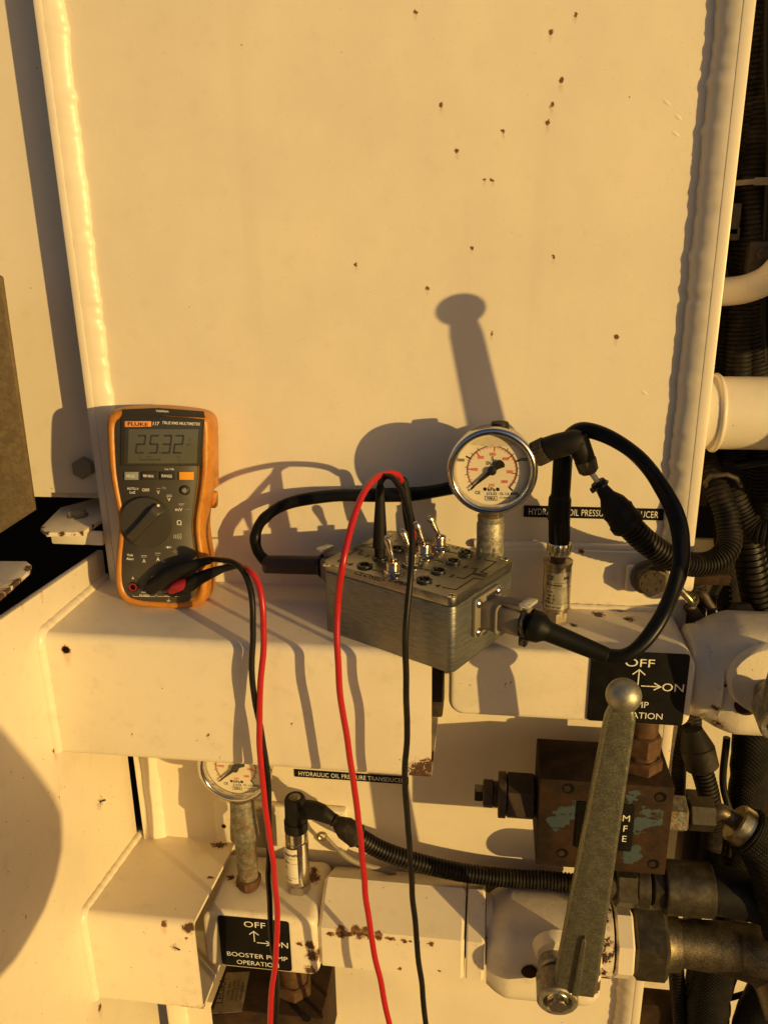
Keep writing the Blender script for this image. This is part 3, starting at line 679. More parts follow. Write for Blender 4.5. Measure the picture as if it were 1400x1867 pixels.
# ================================================================== TEST BOX geometry (needed for the cable's end)
TZ, BZ = -23.37, -29.35
bc = V((-5.23, -7.95, 0)); th = math.radians(-29.6); ux = V((math.cos(th), math.sin(th), 0)); uy = V((-ux.y, ux.x, 0))
LX, LY = 12.05, 8.85
BM = frame(V((bc.x, bc.y, TZ)), ux, (0, 0, 1))          # local: x along long side, y to the wall, z up, 0 at the lid
def conn(sgnx, T, off=(0, -2.6)):
    # bulkhead plate + plug on the short end of the box; returns the local outward matrix
    F2 = BM @ frame((sgnx * LX / 2, off[0], off[1]), (0, sgnx, 0), (sgnx, 0, 0))
    b = B(); b.prism(lozenge(-1.85, 1.85, -1.55, 1.55, .3, .3, 3), 0, .32, .05, M=F2); obj('flange_plate', b, MT['gasket'], T)
    for x in (-1.42, 1.42):
        for y in (-1.15, 1.15):
            if x > 0 and y < 0: continue
            b = B(); b.M = F2; b.lathe([(.32, .36), (.42, .35), (.55, .22), (.58, .1)], 16, Matrix.Translation((x, y, 0))); obj('screw', b, MT['chrome'], T)
    b = B(); b.prism(lozenge(-1.12, 1.12, -1.15, 1.0, .45, .3, 4), .3, 1.5, .06, M=F2); obj('socket', b, MT['taupe'], T)
    return F2
box = thing('switch_box', 'grey aluminium switch box with four toggles and banana jacks on the guard shelf', 'switch box', (0, 0, 0), M=BM @ Matrix.Translation((0, 0, BZ - TZ)))
b = B(); b.M = BM; b.prism(lozenge(-LX / 2, LX / 2, -LY / 2, LY / 2, .55, .55, 5), BZ - TZ, -.78, .12); obj('body', b, MT['brushed'], box)
b = B(); b.M = BM; b.prism(lozenge(-LX / 2, LX / 2, -LY / 2, LY / 2, .55, .55, 5), -.74, 0, .06); obj('lid', b, MT['lid'], box)
F2 = conn(1, box); F3 = conn(-1, box)
lp = lambda x, y, h=0: onf(BM, x, y, h)
Z3 = lambda x, y: (580 + x / 3.684, 940 + y / 3.684)
for x, y in ((62, 332), (470, 130), (1255, 292), (900, 540)):
    q = lp(*Z3(x, y)); b = B(); M2 = BM @ Matrix.Translation(q); b.lathe([(-.02, .36), (.03, .36), (.05, .3)], 20, M2)
    sc_ = obj('lid_screw', b, MT['nickel'], box)
    b = B(); M3 = M2 @ Matrix.Rotation(.6, 4, 'Z'); b.line([(-.2, 0), (.2, 0)], .07, .056, M3); b.line([(0, -.2), (0, .2)], .07, .058, M3); obj('cross_slot', b, MT['black'], sc_)
jacks = [(713, 440), (808, 378), (905, 315), (992, 258), (312, 343), (415, 290), (530, 230), (628, 178)]
JP = []
for x, y in jacks:
    q = lp(*Z3(x, y + 3), .0); JP.append(q); b = B(); M2 = BM @ Matrix.Translation(q)
    b.lathe([(0, .58), (.12, .62), (.22, .58), (.26, .46), (.22, .36), (.02, .33)], 32, M2, caps=False); J = obj('banana_jack', b, MT['jack'], box)
    b = B(); b.lathe([(.015, .3), (.02, .36)], 20, M2); b.lathe([(.02, .16), (.2, .15), (.2, .09), (.03, .08)], 14, M2, caps=False); obj('socket_hole', b, MT['jack'], J)
for (x, y), (tx, ty) in zip(((505, 398), (630, 343), (715, 280), (817, 222)), ((470, 172), (572, 118), (665, 68), (752, 18))):
    q = lp(*Z3(x, y)); M2 = BM @ Matrix.Translation(q)
    T = obj('toggle_switch', B().lathe([(.34, .40), (.36, .48), (.42, .5), (.46, .46), (.52, .50), (.56, .46), (.62, .50), (.66, .46), (.72, .50), (.76, .46), (.82, .5), (.86, .46), (.92, .5), (.96, .46), (1.02, .5), (1.1, .48), (1.12, .34), (.9, .3)], 28, M2, caps=False), MT['nickel'], box)
    b = B(); b.hexn((0, 0, .04), (0, 0, 1), .72, .3, M=M2); obj('hex_nut', b, MT['chrome'], T)
    b = B(); b.lathe([(0, .78), (.05, .78)], 28, M2)
    for k in range(14): a = k * math.tau / 14; b.box((.78 * math.cos(a), .78 * math.sin(a), .05), (.12, .12, .1), M=M2)
    obj('lock_washer', b, MT['chrome'], T)
    b = B(); b.lathe([(.98, .0), (1.0, .36)], 20, M2, caps=False); obj('red_seal', b, MT['redplug'], T)
    ba = V((q.x, q.y, 1.0)); ht = 2.65; tp = onf(BM, *Z3(tx, ty), ht); tp = ba + (tp - ba).normalized() * 2.15
    A2 = BM @ axis(ba, tp - ba); L_ = 2.15
    b = B(); b.lathe([(-.1, .13), (.25, .13), (.3, .17), (.9, .2), (1.6, .29), (1.85, .28), (2.05, .2), (2.14, .08)], 18, A2); obj('bat_lever', b, MT['nickel'], T)
b = B(); b.M = BM
gu = lambda x, y: onf(BM, *Z3(x, y))
def bt_text(t, x, y, h, wd=None):
    q = gu(x, y); b.text(t, q.x, q.y, h * 1.1, z=.02, wide=wd, bold=.03)
bt_text('CLOSED', 345, 410, .52, 2.7); bt_text('OPEN', 550, 452, .52, 1.9)
for t, x, y in (('4', 803, 472), ('3', 898, 407), ('2', 992, 345), ('1', 1083, 290), ('4', 217, 328), ('3', 330, 272), ('2', 432, 222), ('1', 522, 170)): bt_text(t, x, y, .45)
bt_text('-110', 955, 222, .5, 1.5)
for P in ([(365, 365), (440, 380)], [(600, 425), (645, 435)], [(690, 355), (745, 370)], [(780, 300), (840, 312)], [(870, 243), (935, 255)], [(400, 318), (400, 318)],
          [(835, 482), (925, 500), (1045, 422), (1105, 430)], [(935, 415), (980, 425), (1035, 393), (1130, 415)], [(1030, 355), (1065, 360), (1040, 388), (1130, 403)], [(1115, 297), (1195, 312), (1092, 383), (1135, 392)],
          [(200, 325), (130, 308), (258, 232), (215, 225)], [(300, 265), (270, 258), (300, 238), (235, 215)], [(365, 215), (320, 205), (258, 213)], [(470, 165), (370, 190), (290, 200)]):
    b.line([gu(*q).xy for q in P], .11, .02)
b.bm.verts.ensure_lookup_table(); obj('lettering', b, MT['black'], box)
# toggle shadows etc come from the light; right hand plug and cable
def plugset(F2, T, L1=2.3):
    b = B(); b.M = F2; b.prism(lozenge(-1.18, 1.18, -1.22, 1.05, .45, .35, 4), 1.45, 1.62, .04); b.prism(lozenge(-.98, .98, -1.0, .9, .4, .3, 4), 1.6, 3.3, .08); obj('plug_body', b, MT['taupe'], T)
    b = B(); b.M = F2; b.box((0, 1.15, 2.4), (1.0, .45, 1.7), .1); b.box((0, 1.0, 3.3), (.7, .3, .9), .08); obj('latch', b, MT['taupe'], T)
    b = B(); b.M = F2; b.tube([(.95 * math.cos(a * .524) * 1.12, -.05 + .95 * math.sin(a * .524) * 1.1, 3.55 + .1 * math.sin(a)) for a in range(12)], .16, 8, closed=True)
    b.box((-.35, -1.35, 3.5), (.75, .7, .6), .12); obj('cable_tie', b, MT['jack'], T)
    b = B(); b.M = F2; b.box((0, 1.5, 3.55), (1.5, .26, .8), .08); obj('tie_label', b, MT['tieclip'], T)
plugset(F2, cb)
e0 = F2 @ V((0, -.05, 3.5)); ax_ = (F2.to_3x3() @ V((0, 0, 1)))
j1 = at(1108, 1197, -13.8)
b = B(); A_ = axis(e0, (j1 - e0)); LL = (j1 - e0).length
b.lathe([(0, .85), (.2, 1.1), (.7, 1.18), (1.1, 1.1), (1.5, .8), (1.7, .74), (LL - .1, .60), (LL, .5)], 32, A_); obj('boot_sleeve', b, MT['sleeve'], cb)
loop = [j1 - (j1 - e0).normalized() * .3, at(1138, 1195, -14.0), at(1170, 1173, -13.6), at(1204, 1128, -12.5), at(1228, 1075, -11), at(1241, 1020, -9.8), at(1235, 950, -8.8), at(1205, 885, -7.8), at(1165, 835, -7), at(1110, 797, -6.0), at(1062, 783, -5.2), at(1035, 800, -4.4), n5 + V((0, 0, .25)), n5 + V((0, 0, -1))]
P = resample(cr_(loop, 14), .14)
b = B(); b.tube(P, lambda i, u: (.44 + .14 * min(1, u * 6)) * (1 + .05 * noise.noise(V((i * .09, 4, 0)))), 24, shape=lambda a: 1 + .09 * math.cos(2 * a) + .05 * math.cos(3 * a + 1), twist=.035); obj('cable_jacket', b, MT['tape'], cb)
# left plug and cable running behind the gauge to the knurled elbow
lc = thing('extension_cable', 'black cable looping left of the switch box and passing behind the gauge', 'cable', F3 @ V((0, 0, 3)))
plugset(F3, lc)
f0 = F3 @ V((0, -.05, 3.4)); k1 = at(482, 1029, -3.2)
b = B(); b.cyl(f0, k1, .82, .78, 28, .08); obj('boot_sleeve', b, MT['sleeve2'], lc)
elb0 = at(975, 829, -5.4)
P = resample(cr_([k1 + (f0 - k1).normalized() * .4, at(470, 1005, -3.0), at(466, 975, -2.7), at(482, 945, -2.5), at(525, 918, -2.2), at(600, 904, -1.8), at(680, 903, -1.7), at(760, 900, -1.9), at(830, 888, -2.2), at(900, 868, -2.9), at(945, 846, -4.0), elb0], 12), .14)
b = B(); b.tube(P, lambda i, u: (.42 + .16 * min(1, u * 2.2)) * (1 + (.11 * max(0, math.sin(i * .42)) if u < .22 else 0)), 16, shape=lambda a: 1 + .06 * math.cos(2 * a), twist=.06); obj('cable_jacket', b, MT['tape'], lc)
e1 = at(998, 818, -5.8)
b = B(); knurl(b, elb0, e1, 1.0, 44, .06); obj('coupling_nut', b, MT['boltm'], lc)
# elbow plug of the machine harness
hp = thing('harness_plug', 'black elbow plug with rubber boot and corrugated conduit curving to the right', 'connector', at(1040, 815, -5.5))
e2 = at(1052, 803, -6.2); e3 = at(1066, 836, -6.0); e4 = at(1072, 855, -5.9)
b = B(); b.tube([e1 - (e1 - elb0).normalized() * .1, e1.lerp(e2, .35), e2, e2 + (e2 - e1).normalized() * .5], lambda i, u: (.92, .95, .86, .6)[i], 24); b.tube([e2 + V((0, .2, .3)), e2.lerp(e3, .5), e3, e4], lambda i, u: (.78, .84, .78, .68)[i], 10); obj('elbow_body', b, MT['rubber'], hp)
b = B(); b.cyl(e3, e3 + (e4 - e3) * 1.3, .82, .74, 8, .1); obj('gland_nut', b, MT['boltm'], hp)
h0 = at(1093, 884, -6.2)
b = B(); b.tube([e4, e4.lerp(h0, .5) + V((.05, 0, 0)), h0], .22, 10); obj('cable', b, MT['foil'], hp)
h1 = at(1148, 962, -6.4); d_ = (h1 - h0); LL = d_.length; A_ = axis(h0 - d_.normalized() * .3, d_)
b = B(); b.lathe([(0, .55), (.25, .6), (.4, .45), (.7, .5), (1.3, .6), (2.0, 1.0), (2.6, 1.12), (2.75, 1.22), (3.0, 1.16), (3.6, 1.2), (3.7, 1.3), (LL + .1, 1.28), (LL + .3, 1.1)], 30, A_); obj('rubber_boot', b, MT['rubber'], hp, ang=60)
b = B(); b.M = A_; b.tube([(.6 * math.cos(a * .524), .6 * math.sin(a * .524), .38) for a in range(12)], .12, 8, closed=True); b.box((.2, -.65, .4), (.45, .35, .4), .06); obj('cable_tie', b, MT['jack'], hp)
def corr(P, r, pitch=.34, dep=.09, n=18, nub=None):
    Q = resample(P, pitch / 6); b = B(); sq = [0, 1, 1, 1, 1, 0]
    b.tube(Q, lambda i, u: r - dep * (1 - sq[i % 6]), n); return b
cd = resample(cr_([h1 - d_.normalized() * .4, at(1180, 990, -6.0), at(1228, 1020, -5.0), at(1275, 1030, -3.5), at(1312, 1018, -2.2), at(1330, 988, -1.0), at(1326, 945, 0), at(1312, 905, .8), at(1298, 870, 2), at(1285, 835, 4), at(1290, 790, 6)], 14), .05)
obj('corrugated_conduit', corr(cd, 1.0, .36, .12), MT['conduit'], hp)

# ================================================================== MULTIMETER
mb0 = atz(296, 1108, -29.37); tilt = math.radians(-7.2)
MM = Matrix.Translation(V((mb0.x + .04, mb0.y - .40, -29.35))) @ Matrix.Rotation(math.radians(4.0), 4, 'Z') @ Matrix.Rotation(tilt, 4, 'X') @ Matrix.Rotation(math.radians(2.4), 4, 'Y')   # local: x right, y back, z up; face at y=0
mm = thing('multimeter', 'orange and grey digital multimeter reading 25.32 leaning against the wall', 'multimeter', (0, 0, 0), M=MM)
half = [(0, 16.7), (1.6, 16.62), (3.0, 16.48), (3.82, 16.15), (4.15, 15.4), (4.15, 13.5), (4.08, 11.5), (3.8, 9.6), (3.55, 8.2), (3.45, 7.0), (3.56, 5.6), (3.78, 4.0), (3.86, 2.4), (3.74, 1.15), (3.15, .35), (1.9, .05), (0, 0)]
HP = [V((x * 1.04, z * 1.03, 0)) for x, z in half]
right = cr_(HP, 4); left = [V((-p.x, p.y, 0)) for p in right[::-1]]; OUT = (right + left[1:-1])
def ring(sc, y, dz=0.0):
    return [V((p.x * sc - 0, y, (p.y - 8.6) * (1 - (1 - sc) * .45) + 8.6 + dz)) for p in OUT]
def loft(rings, cap0=True, cap1=True, M=None):
    b = B(); n = len(rings[0]); vs = [v for r_ in rings for v in r_]; fs = []
    for i in range(len(rings) - 1):
        for k in range(n): fs.append((i * n + k, i * n + (k + 1) % n, (i + 1) * n + (k + 1) % n, (i + 1) * n + k))
    if cap0: fs.append(tuple(range(n)))
    if cap1: fs.append(tuple((len(rings) - 1) * n + k for k in range(n))[::-1])
    b.add(vs, fs, M); return b
obj('holster', loft([ring(.82, .32), ring(.86, .02), ring(.91, -.02), ring(.965, .12), ring(.99, .42), ring(1.0, .9), ring(1.0, 2.6), ring(.97, 3.1), ring(.88, 3.5)], M=MM), MT['holster'], mm, ang=60)
b = B(); b.M = MM; b.box((3.95, 2.9, 12.6), (.5, 1.0, 4.6), .15); b.box((3.9, 2.9, 9.2), (.45, 1.0, 1.4), .15); obj('probe_clip', b, MT['holster'], mm)
MF = MM @ frame((0, .1, 0), (1, 0, 0), (0, -1, 0))       # face plane: x right, y up, z to viewer
face = [V((p.x * .80 - .14, .1, (p.y - 8.6) * .925 + 8.55)) for p in OUT]
obj('face_panel', loft([[v + V((0, .3, 0)) for v in face], [v + V((0, .02, 0)) for v in face], [V((v.x * .985, v.y - .04, (v.z - 8.3) * .994 + 8.3)) for v in face]], M=MM), MT['mbody'], mm, ang=60)
Z1 = lambda x, y: (160 + x / 3.889, 700 + y / 3.889)
mf = lambda x, y, h=0.0: onf(MF, *Z1(x, y), h)
def quad(pts, z0, z1, bev=.04): return B().prism([(p.x, p.y) for p in pts], z0, z1, bev, M=MF)
obj('top_cap', quad([mf(252, 178), mf(500, 168), mf(826, 192), mf(835, 240), mf(540, 222), mf(243, 238)][::-1], .04, .16), MT['mdark'], mm)
obj('screen_surround', quad([mf(243, 245), mf(540, 226), mf(832, 248), mf(808, 580), mf(238, 575)][::-1], .04, .18, .05), MT['mdark'], mm)
obj('screen_window', quad([mf(270, 262), mf(815, 262), mf(792, 572), mf(262, 568)][::-1], .19, .22, .01), plain('screen_window_plastic', (.05, .046, .037), .22, vary=.06, scale=20), mm)
obj('display', quad([mf(298, 318), mf(790, 318), mf(778, 560), mf(290, 560)][::-1], .222, .232, .004), MT['lcd'], mm)
obj('badge', quad([mf(270, 262), mf(457, 262), mf(457, 300), mf(270, 303)][::-1], .222, .24, .005), MT['badge'], mm)
b = B(); b.M = MF
def mtext(b, t, x, y, hpx, wpx=None, z=.07, **k):
    q = mf(x, y); s_ = 1 / (24.0 * 3.889) * 1.0; k.setdefault('bold', .012); b.text(t, q.x, q.y, hpx * s_ * 1.08, z=z, wide=wpx * s_ * 1.04 if wpx else None, **k)
mtext(b, 'FLUKE', 363, 282, 24, 150, z=.25, bold=.02); obj('badge_lettering', b, MT['black'], mm)
b = B(); b.M = MF
mtext(b, '117', 491, 278, 24, 52, z=.235, shear=.25, bold=.015); mtext(b, 'TRUE RMS MULTIMETER', 668, 277, 20, 278, z=.235, shear=.25, bold=.008)
mtext(b, 'VoltAlert', 533, 190, 16, 95, z=.17)
mtext(b, 'Lo / Hi', 580, 602, 15, 66, z=.07)
for t, x, y, h, wd in (('AUTO-V', 322, 741, 17, 88), ('LoZ', 320, 767, 17, 44), ('OFF', 414, 751, 22, 56), ('V', 502, 767, 26, 22), ('~', 504, 738, 10, 28), ('V', 578, 818, 26, 24), ('mV', 648, 889, 24, 56), ('~', 665, 858, 9, 34),
        ('Ω', 650, 983, 34, 36), ('Volt', 302, 1212, 18, 46), ('Alert', 302, 1239, 18, 58), ('A', 401, 1253, 27, 24), ('A', 500, 1241, 27, 26), ('~', 497, 1212, 9, 30), ('A', 322, 1375, 20, 18), ('COM', 478, 1370, 18, 55), ('10A', 398, 1475, 16, 34), ('FUSED', 405, 1500, 16, 78), ('CAT III', 565, 1474, 16, 72), ('VΩ', 600, 1368, 20, 44)):
    mtext(b, t, x, y, h, wd)
def mline(b, P, wd, z=.07): b.line([mf(x, y).xy for x, y in P], wd, z)
mline(b, [(560, 787), (597, 787)], .03); mline(b, [(560, 797), (569, 797)], .03); mline(b, [(575, 797), (583, 797)], .03); mline(b, [(589, 797), (597, 797)], .03)
mline(b, [(648, 850), (686, 850)], .03); mline(b, [(383, 1217), (419, 1217)], .03); mline(b, [(383, 1226), (391, 1226)], .03); mline(b, [(397, 1226), (405, 1226)], .03); mline(b, [(411, 1226), (419, 1226)], .03); mline(b, [(480, 1199), (517, 1199)], .03)
for k in range(5): mline(b, [(612 + k * 12, 1068 - k * 2), (616 + k * 12, 1080), (612 + k * 12, 1092 + k * 2)], .03)
mline(b, [(553, 1157), (598, 1157)], .028); q = [mf(565, 1147), mf(583, 1157), mf(565, 1167)]; b.add([(p.x, p.y, .075) for p in q], [(0, 1, 2)]); mline(b, [(585, 1147), (585, 1167)], .03)
mline(b, [(320, 1495), (328, 1506), (480, 1506), (487, 1495)], .025); mline(b, [(490, 1495), (500, 1506), (655, 1506), (662, 1495)], .025)
mline(b, [(575, 1522), (575, 1536)], .03); mline(b, [(562, 1536), (588, 1536)], .03); mline(b, [(567, 1542), (583, 1542)], .03)
obj('lettering', b, MT['white'], mm)
b = B(); b.M = MF
for t, x, y, h, wd in (('Hz', 543, 735, 18, 30), ('Hz', 538, 1257, 18, 28), ('600 V', 573, 1500, 15, 58)): mtext(b, t, x, y, h, wd)
mline(b, [(690, 889), (726, 889)], .025); mline(b, [(600, 1187), (618, 1187)], .025); mline(b, [(628, 1187), (645, 1187)], .025); mline(b, [(618, 1175), (618, 1199)], .03); mline(b, [(628, 1175), (628, 1199)], .03)
obj('faint_lettering', b, MT['grey'], mm)
# display digits, seven segment with a forward slant
b = B(); b.M = MF
def digit(cx, cy, dg):
    W_, H_ = 48, 62; sl = .13
    seg = dict(a=((-1, -2), (1, -2)), b=((1, -2), (1, 0)), c=((1, 0), (1, 2)), d=((-1, 2), (1, 2)), e=((-1, 0), (-1, 2)), f=((-1, -2), (-1, 0)), g=((-1, 0), (1, 0)))
    use = {'2': 'abged', '5': 'afgcd', '3': 'abgcd'}[dg]
    for s_ in use:
        (xa, ya), (xb, yb) = seg[s_]; P = []
        for x, y in ((xa, ya), (xb, yb)):
            yy = y * H_ / 2 * .98; xx = x * 27; P.append((cx + xx - yy * sl, cy + yy))
        mx, my = (P[0][0] + P[1][0]) / 2, (P[0][1] + P[1][1]) / 2
        P = [(mx + (x - mx) * .82, my + (y - my) * .82) for x, y in P]; mline(b, P, .15, .235)
for d_g, x in zip('2532', (382, 476, 566, 650)): digit(x, 425, d_g)
mline(b, [(517, 484), (520, 484)], .1, .236)
mtext(b, 'V', 730, 393, 22, 18, z=.236); mtext(b, 'DC', 722, 428, 18, 30, z=.236); mtext(b, '0', 382, 512, 12, None, z=.236); mtext(b, 'Auto', 440, 513, 12, 36, z=.236); mtext(b, '6 0', 650, 512, 12, 30, z=.236)
mline(b, [(378, 533), (520, 533)], .05, .237); mline(b, [(378, 525), (378, 545)], .04, .239); mline(b, [(520, 525), (520, 545)], .04, .239); mline(b, [(656, 525), (656, 545)], .04, .239)
for k in range(14): mline(b, [(385 + k * 9.5, 533), (385 + k * 9.5, 540)], .025, .240)
obj('display_digits', b, MT['seg'], mm)
b = B(); b.M = MM @ frame((0, 0, 0), (1, 0, 0), (0, -1, 0))
obj('button', quad([mf(266, 620), mf(364, 620), mf(364, 678), mf(266, 678)][::-1], .06, .24, .08), MT['btn'], mm)
for x0_, x1_, mt_ in ((388, 492, 'mdark'), (518, 625, 'mdark'), (652, 755, 'orange')): obj('button', quad([mf(x0_, 620), mf(x1_, 620), mf(x1_, 678), mf(x0_, 678)][::-1], .06, .24, .08), MT[mt_], mm)
b = B(); b.M = MF
for t, x, wd in (('HOLD', 311, 62), ('MIN MAX', 438, 80), ('RANGE', 568, 78)): mtext(b, t, x, 649, 20, wd, z=.255, bold=.01)
q = mf(693, 752)
b.lathe([(.245, .10), (.2455, .075)], 20, Matrix.Translation((q.x, q.y, .01)), caps=False)
for k in range(8):
    a = k * math.pi / 4; b.line([(q.x + .14 * math.cos(a), q.y + .14 * math.sin(a)), (q.x + .2 * math.cos(a), q.y + .2 * math.sin(a))], .03, .255)
obj('button_lettering', b, MT['white'], mm)
b = B(); b.lathe([(.06, .42), (.12, .42), (.22, .36), (.24, .33)], 28, MF @ Matrix.Translation((q.x, q.y, 0))); obj('light_button', b, MT['mdark'], mm)
kc = mf(408, 985, .5); KM = MF @ Matrix.Translation((kc.x, kc.y, 0))
b = B(); prof = [(.05, 2.16), (.38, 2.16), (.5, 2.10), (.52, 2.0)]; n = 96; vs = []; fs = []
for i, (t, r) in enumerate(prof):
    for k in range(n):
        rr = r - (.05 if (k % 3 == 0 and i < 2) else 0); a = math.tau * k / n; vs.append((rr * math.cos(a), rr * math.sin(a), t))
for i in range(3):
    for k in range(n): fs.append((i * n + k, i * n + (k + 1) % n, (i + 1) * n + (k + 1) % n, (i + 1) * n + k))
fs.append(tuple(3 * n + k for k in range(n))); b.add(vs, fs, KM); kn = obj('rotary_knob', b, MT['knob'], mm)
b = B(); R2 = KM @ Matrix.Rotation(math.radians(47), 4, 'Z')
def ridge(u, v):
    x = -2.0 + 4.05 * u; wd = .34 + .14 * math.sin(math.pi * u) ** 1 * 0 + .22 * abs(u - .35) ** 1.2; h = .95 * min(1, 6 * (1 - u) + .2, 6 * u + .35); a = v * math.pi
    ww = wd * 1.25; return V((x, ww * math.cos(a) * (1 if abs(math.cos(a)) > .98 else .9), .48 + (h - .3) * min(1, math.sin(a) * 1.8)))
b.grid(ridge, 16, 12); b2 = B(); b2.addbm(b.bm, R2); obj('pointer_ridge', b2, MT['knob'], kn, ang=50)
q = mf(503, 861, 1.05); b = B(); b.lathe([(0, .115), (.03, .11)], 16, MF @ Matrix.Translation((q.x, q.y, 1.12))); obj('pointer_dot', b, MT['white'], kn)
q = mf(323, 1440); b = B(); b.lathe([(.05, .46), (.12, .46), (.14, .36)], 28, MF @ Matrix.Translation((q.x, q.y, 0)), caps=False); J = obj('input_jack', b, MT['jack'], mm)
b = B(); b.lathe([(.10, .34), (.16, .33), (.16, .25), (.02, .24)], 24, MF @ Matrix.Translation((q.x, q.y, 0)), caps=False); obj('red_ring', b, MT['redplug'], J)
b = B(); b.lathe([(.06, .0), (.062, .25)], 20, MF @ Matrix.Translation((q.x, q.y, 0)), caps=False); obj('socket_hole', b, MT['hole'], J)
MFi = MF
def mw_(x, y, h): return MF @ onf(MF, *Z1(x, y), h)
# test leads
bl = thing('black_test_lead', 'black test lead plugged into the multimeter, hanging past the guard', 'test lead', mw_(450, 1440, .3), 'test leads at the multimeter')
b = B(); b.tube(cr_([mw_(420, 1452, .45), mw_(470, 1428, .8), mw_(600, 1345, 1.3), mw_(720, 1290, 1.6), mw_(868, 1250, 1.9)], 8), lambda i, u: (.30 + .32 * min(1, u * 4)) if u < .5 else .62 - .32 * (u - .5) * 2, 18); obj('elbow_plug', b, MT['rubber'], bl)
b = B(); b.lathe([(.0, .42), (.35, .5), (.8, .45), (.9, .3)], 20, MF @ Matrix.Translation(mf(470, 1440))); obj('plug_shroud', b, MT['rubber'], bl)
YF = -12.6
Pb = [mw_(850, 1252, 1.9), mw_(905, 1245, 2.0), at(425, 1026, -10.2), at(447, 1048, -11.2), at(459, 1090, -12), at(461, 1150, -12.6), at(459, 1210, -13), at(465, 1280, -13.2), at(478, 1345, -13.3), at(489, 1430, -13.4), at(490, 1550, -13.4), at(491, 1640, -13.4), at(497, 1730, -13.6), at(505, 1800, -13.8), at(502, 1867, -14), at(500, 1960, -14.2)]
b = B(); b.tube(kink(cr_(Pb, 10)), .235, 12); obj('wire', b, MT['cable'], bl)
rl = thing('red_test_lead', 'red test lead plugged into the multimeter, hanging past the guard', 'test lead', mw_(620, 1440, .3), 'test leads at the multimeter')
b = B(); b.tube(cr_([mw_(585, 1462, .6), mw_(640, 1435, .95), mw_(700, 1420, 1.25), mw_(745, 1400, 1.4)], 8), lambda i, u: .30 + .28 * math.sin(math.pi * min(1, u * .9 + .1)), 18); obj('red_plug_core', b, MT['redplug'], rl)
b = B(); b.lathe([(.0, .42), (.4, .48), (.7, .4)], 20, MF @ Matrix.Translation(mf(615, 1462))); obj('plug_shroud', b, MT['rubber'], rl)
b = B(); b.tube(cr_([mw_(640, 1470, .75), mw_(715, 1430, 1.2), mw_(800, 1375, 1.6), mw_(930, 1320, 1.95), mw_(1045, 1287, 2.2)], 8), lambda i, u: .30 + .28 * math.sin(math.pi * min(1, u + .18)) * (1 if u < .4 else 1), 18); obj('strain_relief', b, MT['rubber'], rl)
Pr = [mw_(1025, 1292, 2.2), mw_(1062, 1283, 2.3), at(452, 1039, -11), at(470, 1062, -11.8), at(479, 1110, -12.5), at(480, 1180, -12.9), at(474, 1270, -13.3), at(473, 1350, -13.6), at(479, 1430, -13.9), at(487, 1500, -14), at(499, 1580, -14.1), at(505, 1660, -14.2), at(504, 1730, -14.3), at(496, 1800, -14.4), at(492, 1867, -14.5), at(490, 1960, -14.6)]
b = B(); b.tube(kink(cr_(Pr, 10)), .245, 12); obj('wire', b, MT['red'], rl)
# leads on the switch box
def updown(j, topx, topy):
    q = BM @ JP[j]; d = ray(topx, topy); k = (q.y + 66) / d.y; t = CAM + d * k; return q, t
q, t = updown(5, 693, 886)
b2l = thing('black_box_lead', 'black test lead standing in a jack of the switch box and hanging in front', 'test lead', q, 'test leads at the switch box')
b = B(); b.tube([q + V((0, 0, .1)), q + V((0, 0, .9)), q + V((0, 0, 1.0)), q.lerp(t, .45), t], lambda i, u: (.40, .42, .56, .50, .30)[i], 20); obj('straight_plug', b, MT['rubber'], b2l)
Pk = [t - V((0, 0, .4)), t + V((.05, 0, .25)), at(703, 869, -7.6), at(718, 873, -8.4), at(736, 905, -10), at(749, 960, -12), at(751, 1010, -13.2), at(747, 1070, -14.4), at(739, 1150, -15.2), at(740, 1240, -15.4), at(742, 1330, -15), at(738, 1420, -14.8), at(744, 1510, -14.6), at(751, 1610, -14.4), at(759, 1710, -14.4), at(771, 1820, -14.4), at(780, 1900, -14.4), at(790, 1980, -14.4)]
b = B(); b.tube(kink(cr_(Pk, 10)), .235, 12); obj('wire', b, MT['cable'], b2l)
q, t = updown(7, 737, 880)
r2l = thing('red_box_lead', 'red test lead arching out of the switch box and hanging in front', 'test lead', q, 'test leads at the switch box')
b = B(); b.tube([q + V((0, 0, .1)), q + V((0, 0, 1.5))], .44, 16); obj('red_plug_core', b, MT['redplug'], r2l)
b = B(); b.tube(cr_([q + V((0, 0, 1.2)), q.lerp(t, .5) + V((0, -.1, 0)), t + V((0, -.2, 0)), t + V((-.35, -.5, .45))], 6), lambda i, u: .52 - .24 * u, 18); obj('straight_plug', b, MT['rubber'], r2l)
Pk = [t + V((-.2, -.4, .25)), at(726, 866, q.y - 1.2), at(708, 863, q.y - 2.4), at(685, 872, q.y - 4.2), at(661, 903, q.y - 6.5), at(640, 960, q.y - 8.6), at(625, 1030, q.y - 10.4), at(615, 1110, -14), at(615, 1190, -14.6), at(621, 1270, -14.6), at(633, 1350, -14.6), at(645, 1430, -14.6), at(656, 1520, -14.6), at(665, 1610, -14.6), at(674, 1690, -14.6), at(689, 1770, -14.6), at(706, 1850, -14.6), at(722, 1920, -14.6), at(738, 1990, -14.6)]
b = B(); b.tube(kink(cr_(Pk, 10)), .245, 12); obj('wire', b, MT['red'], r2l)

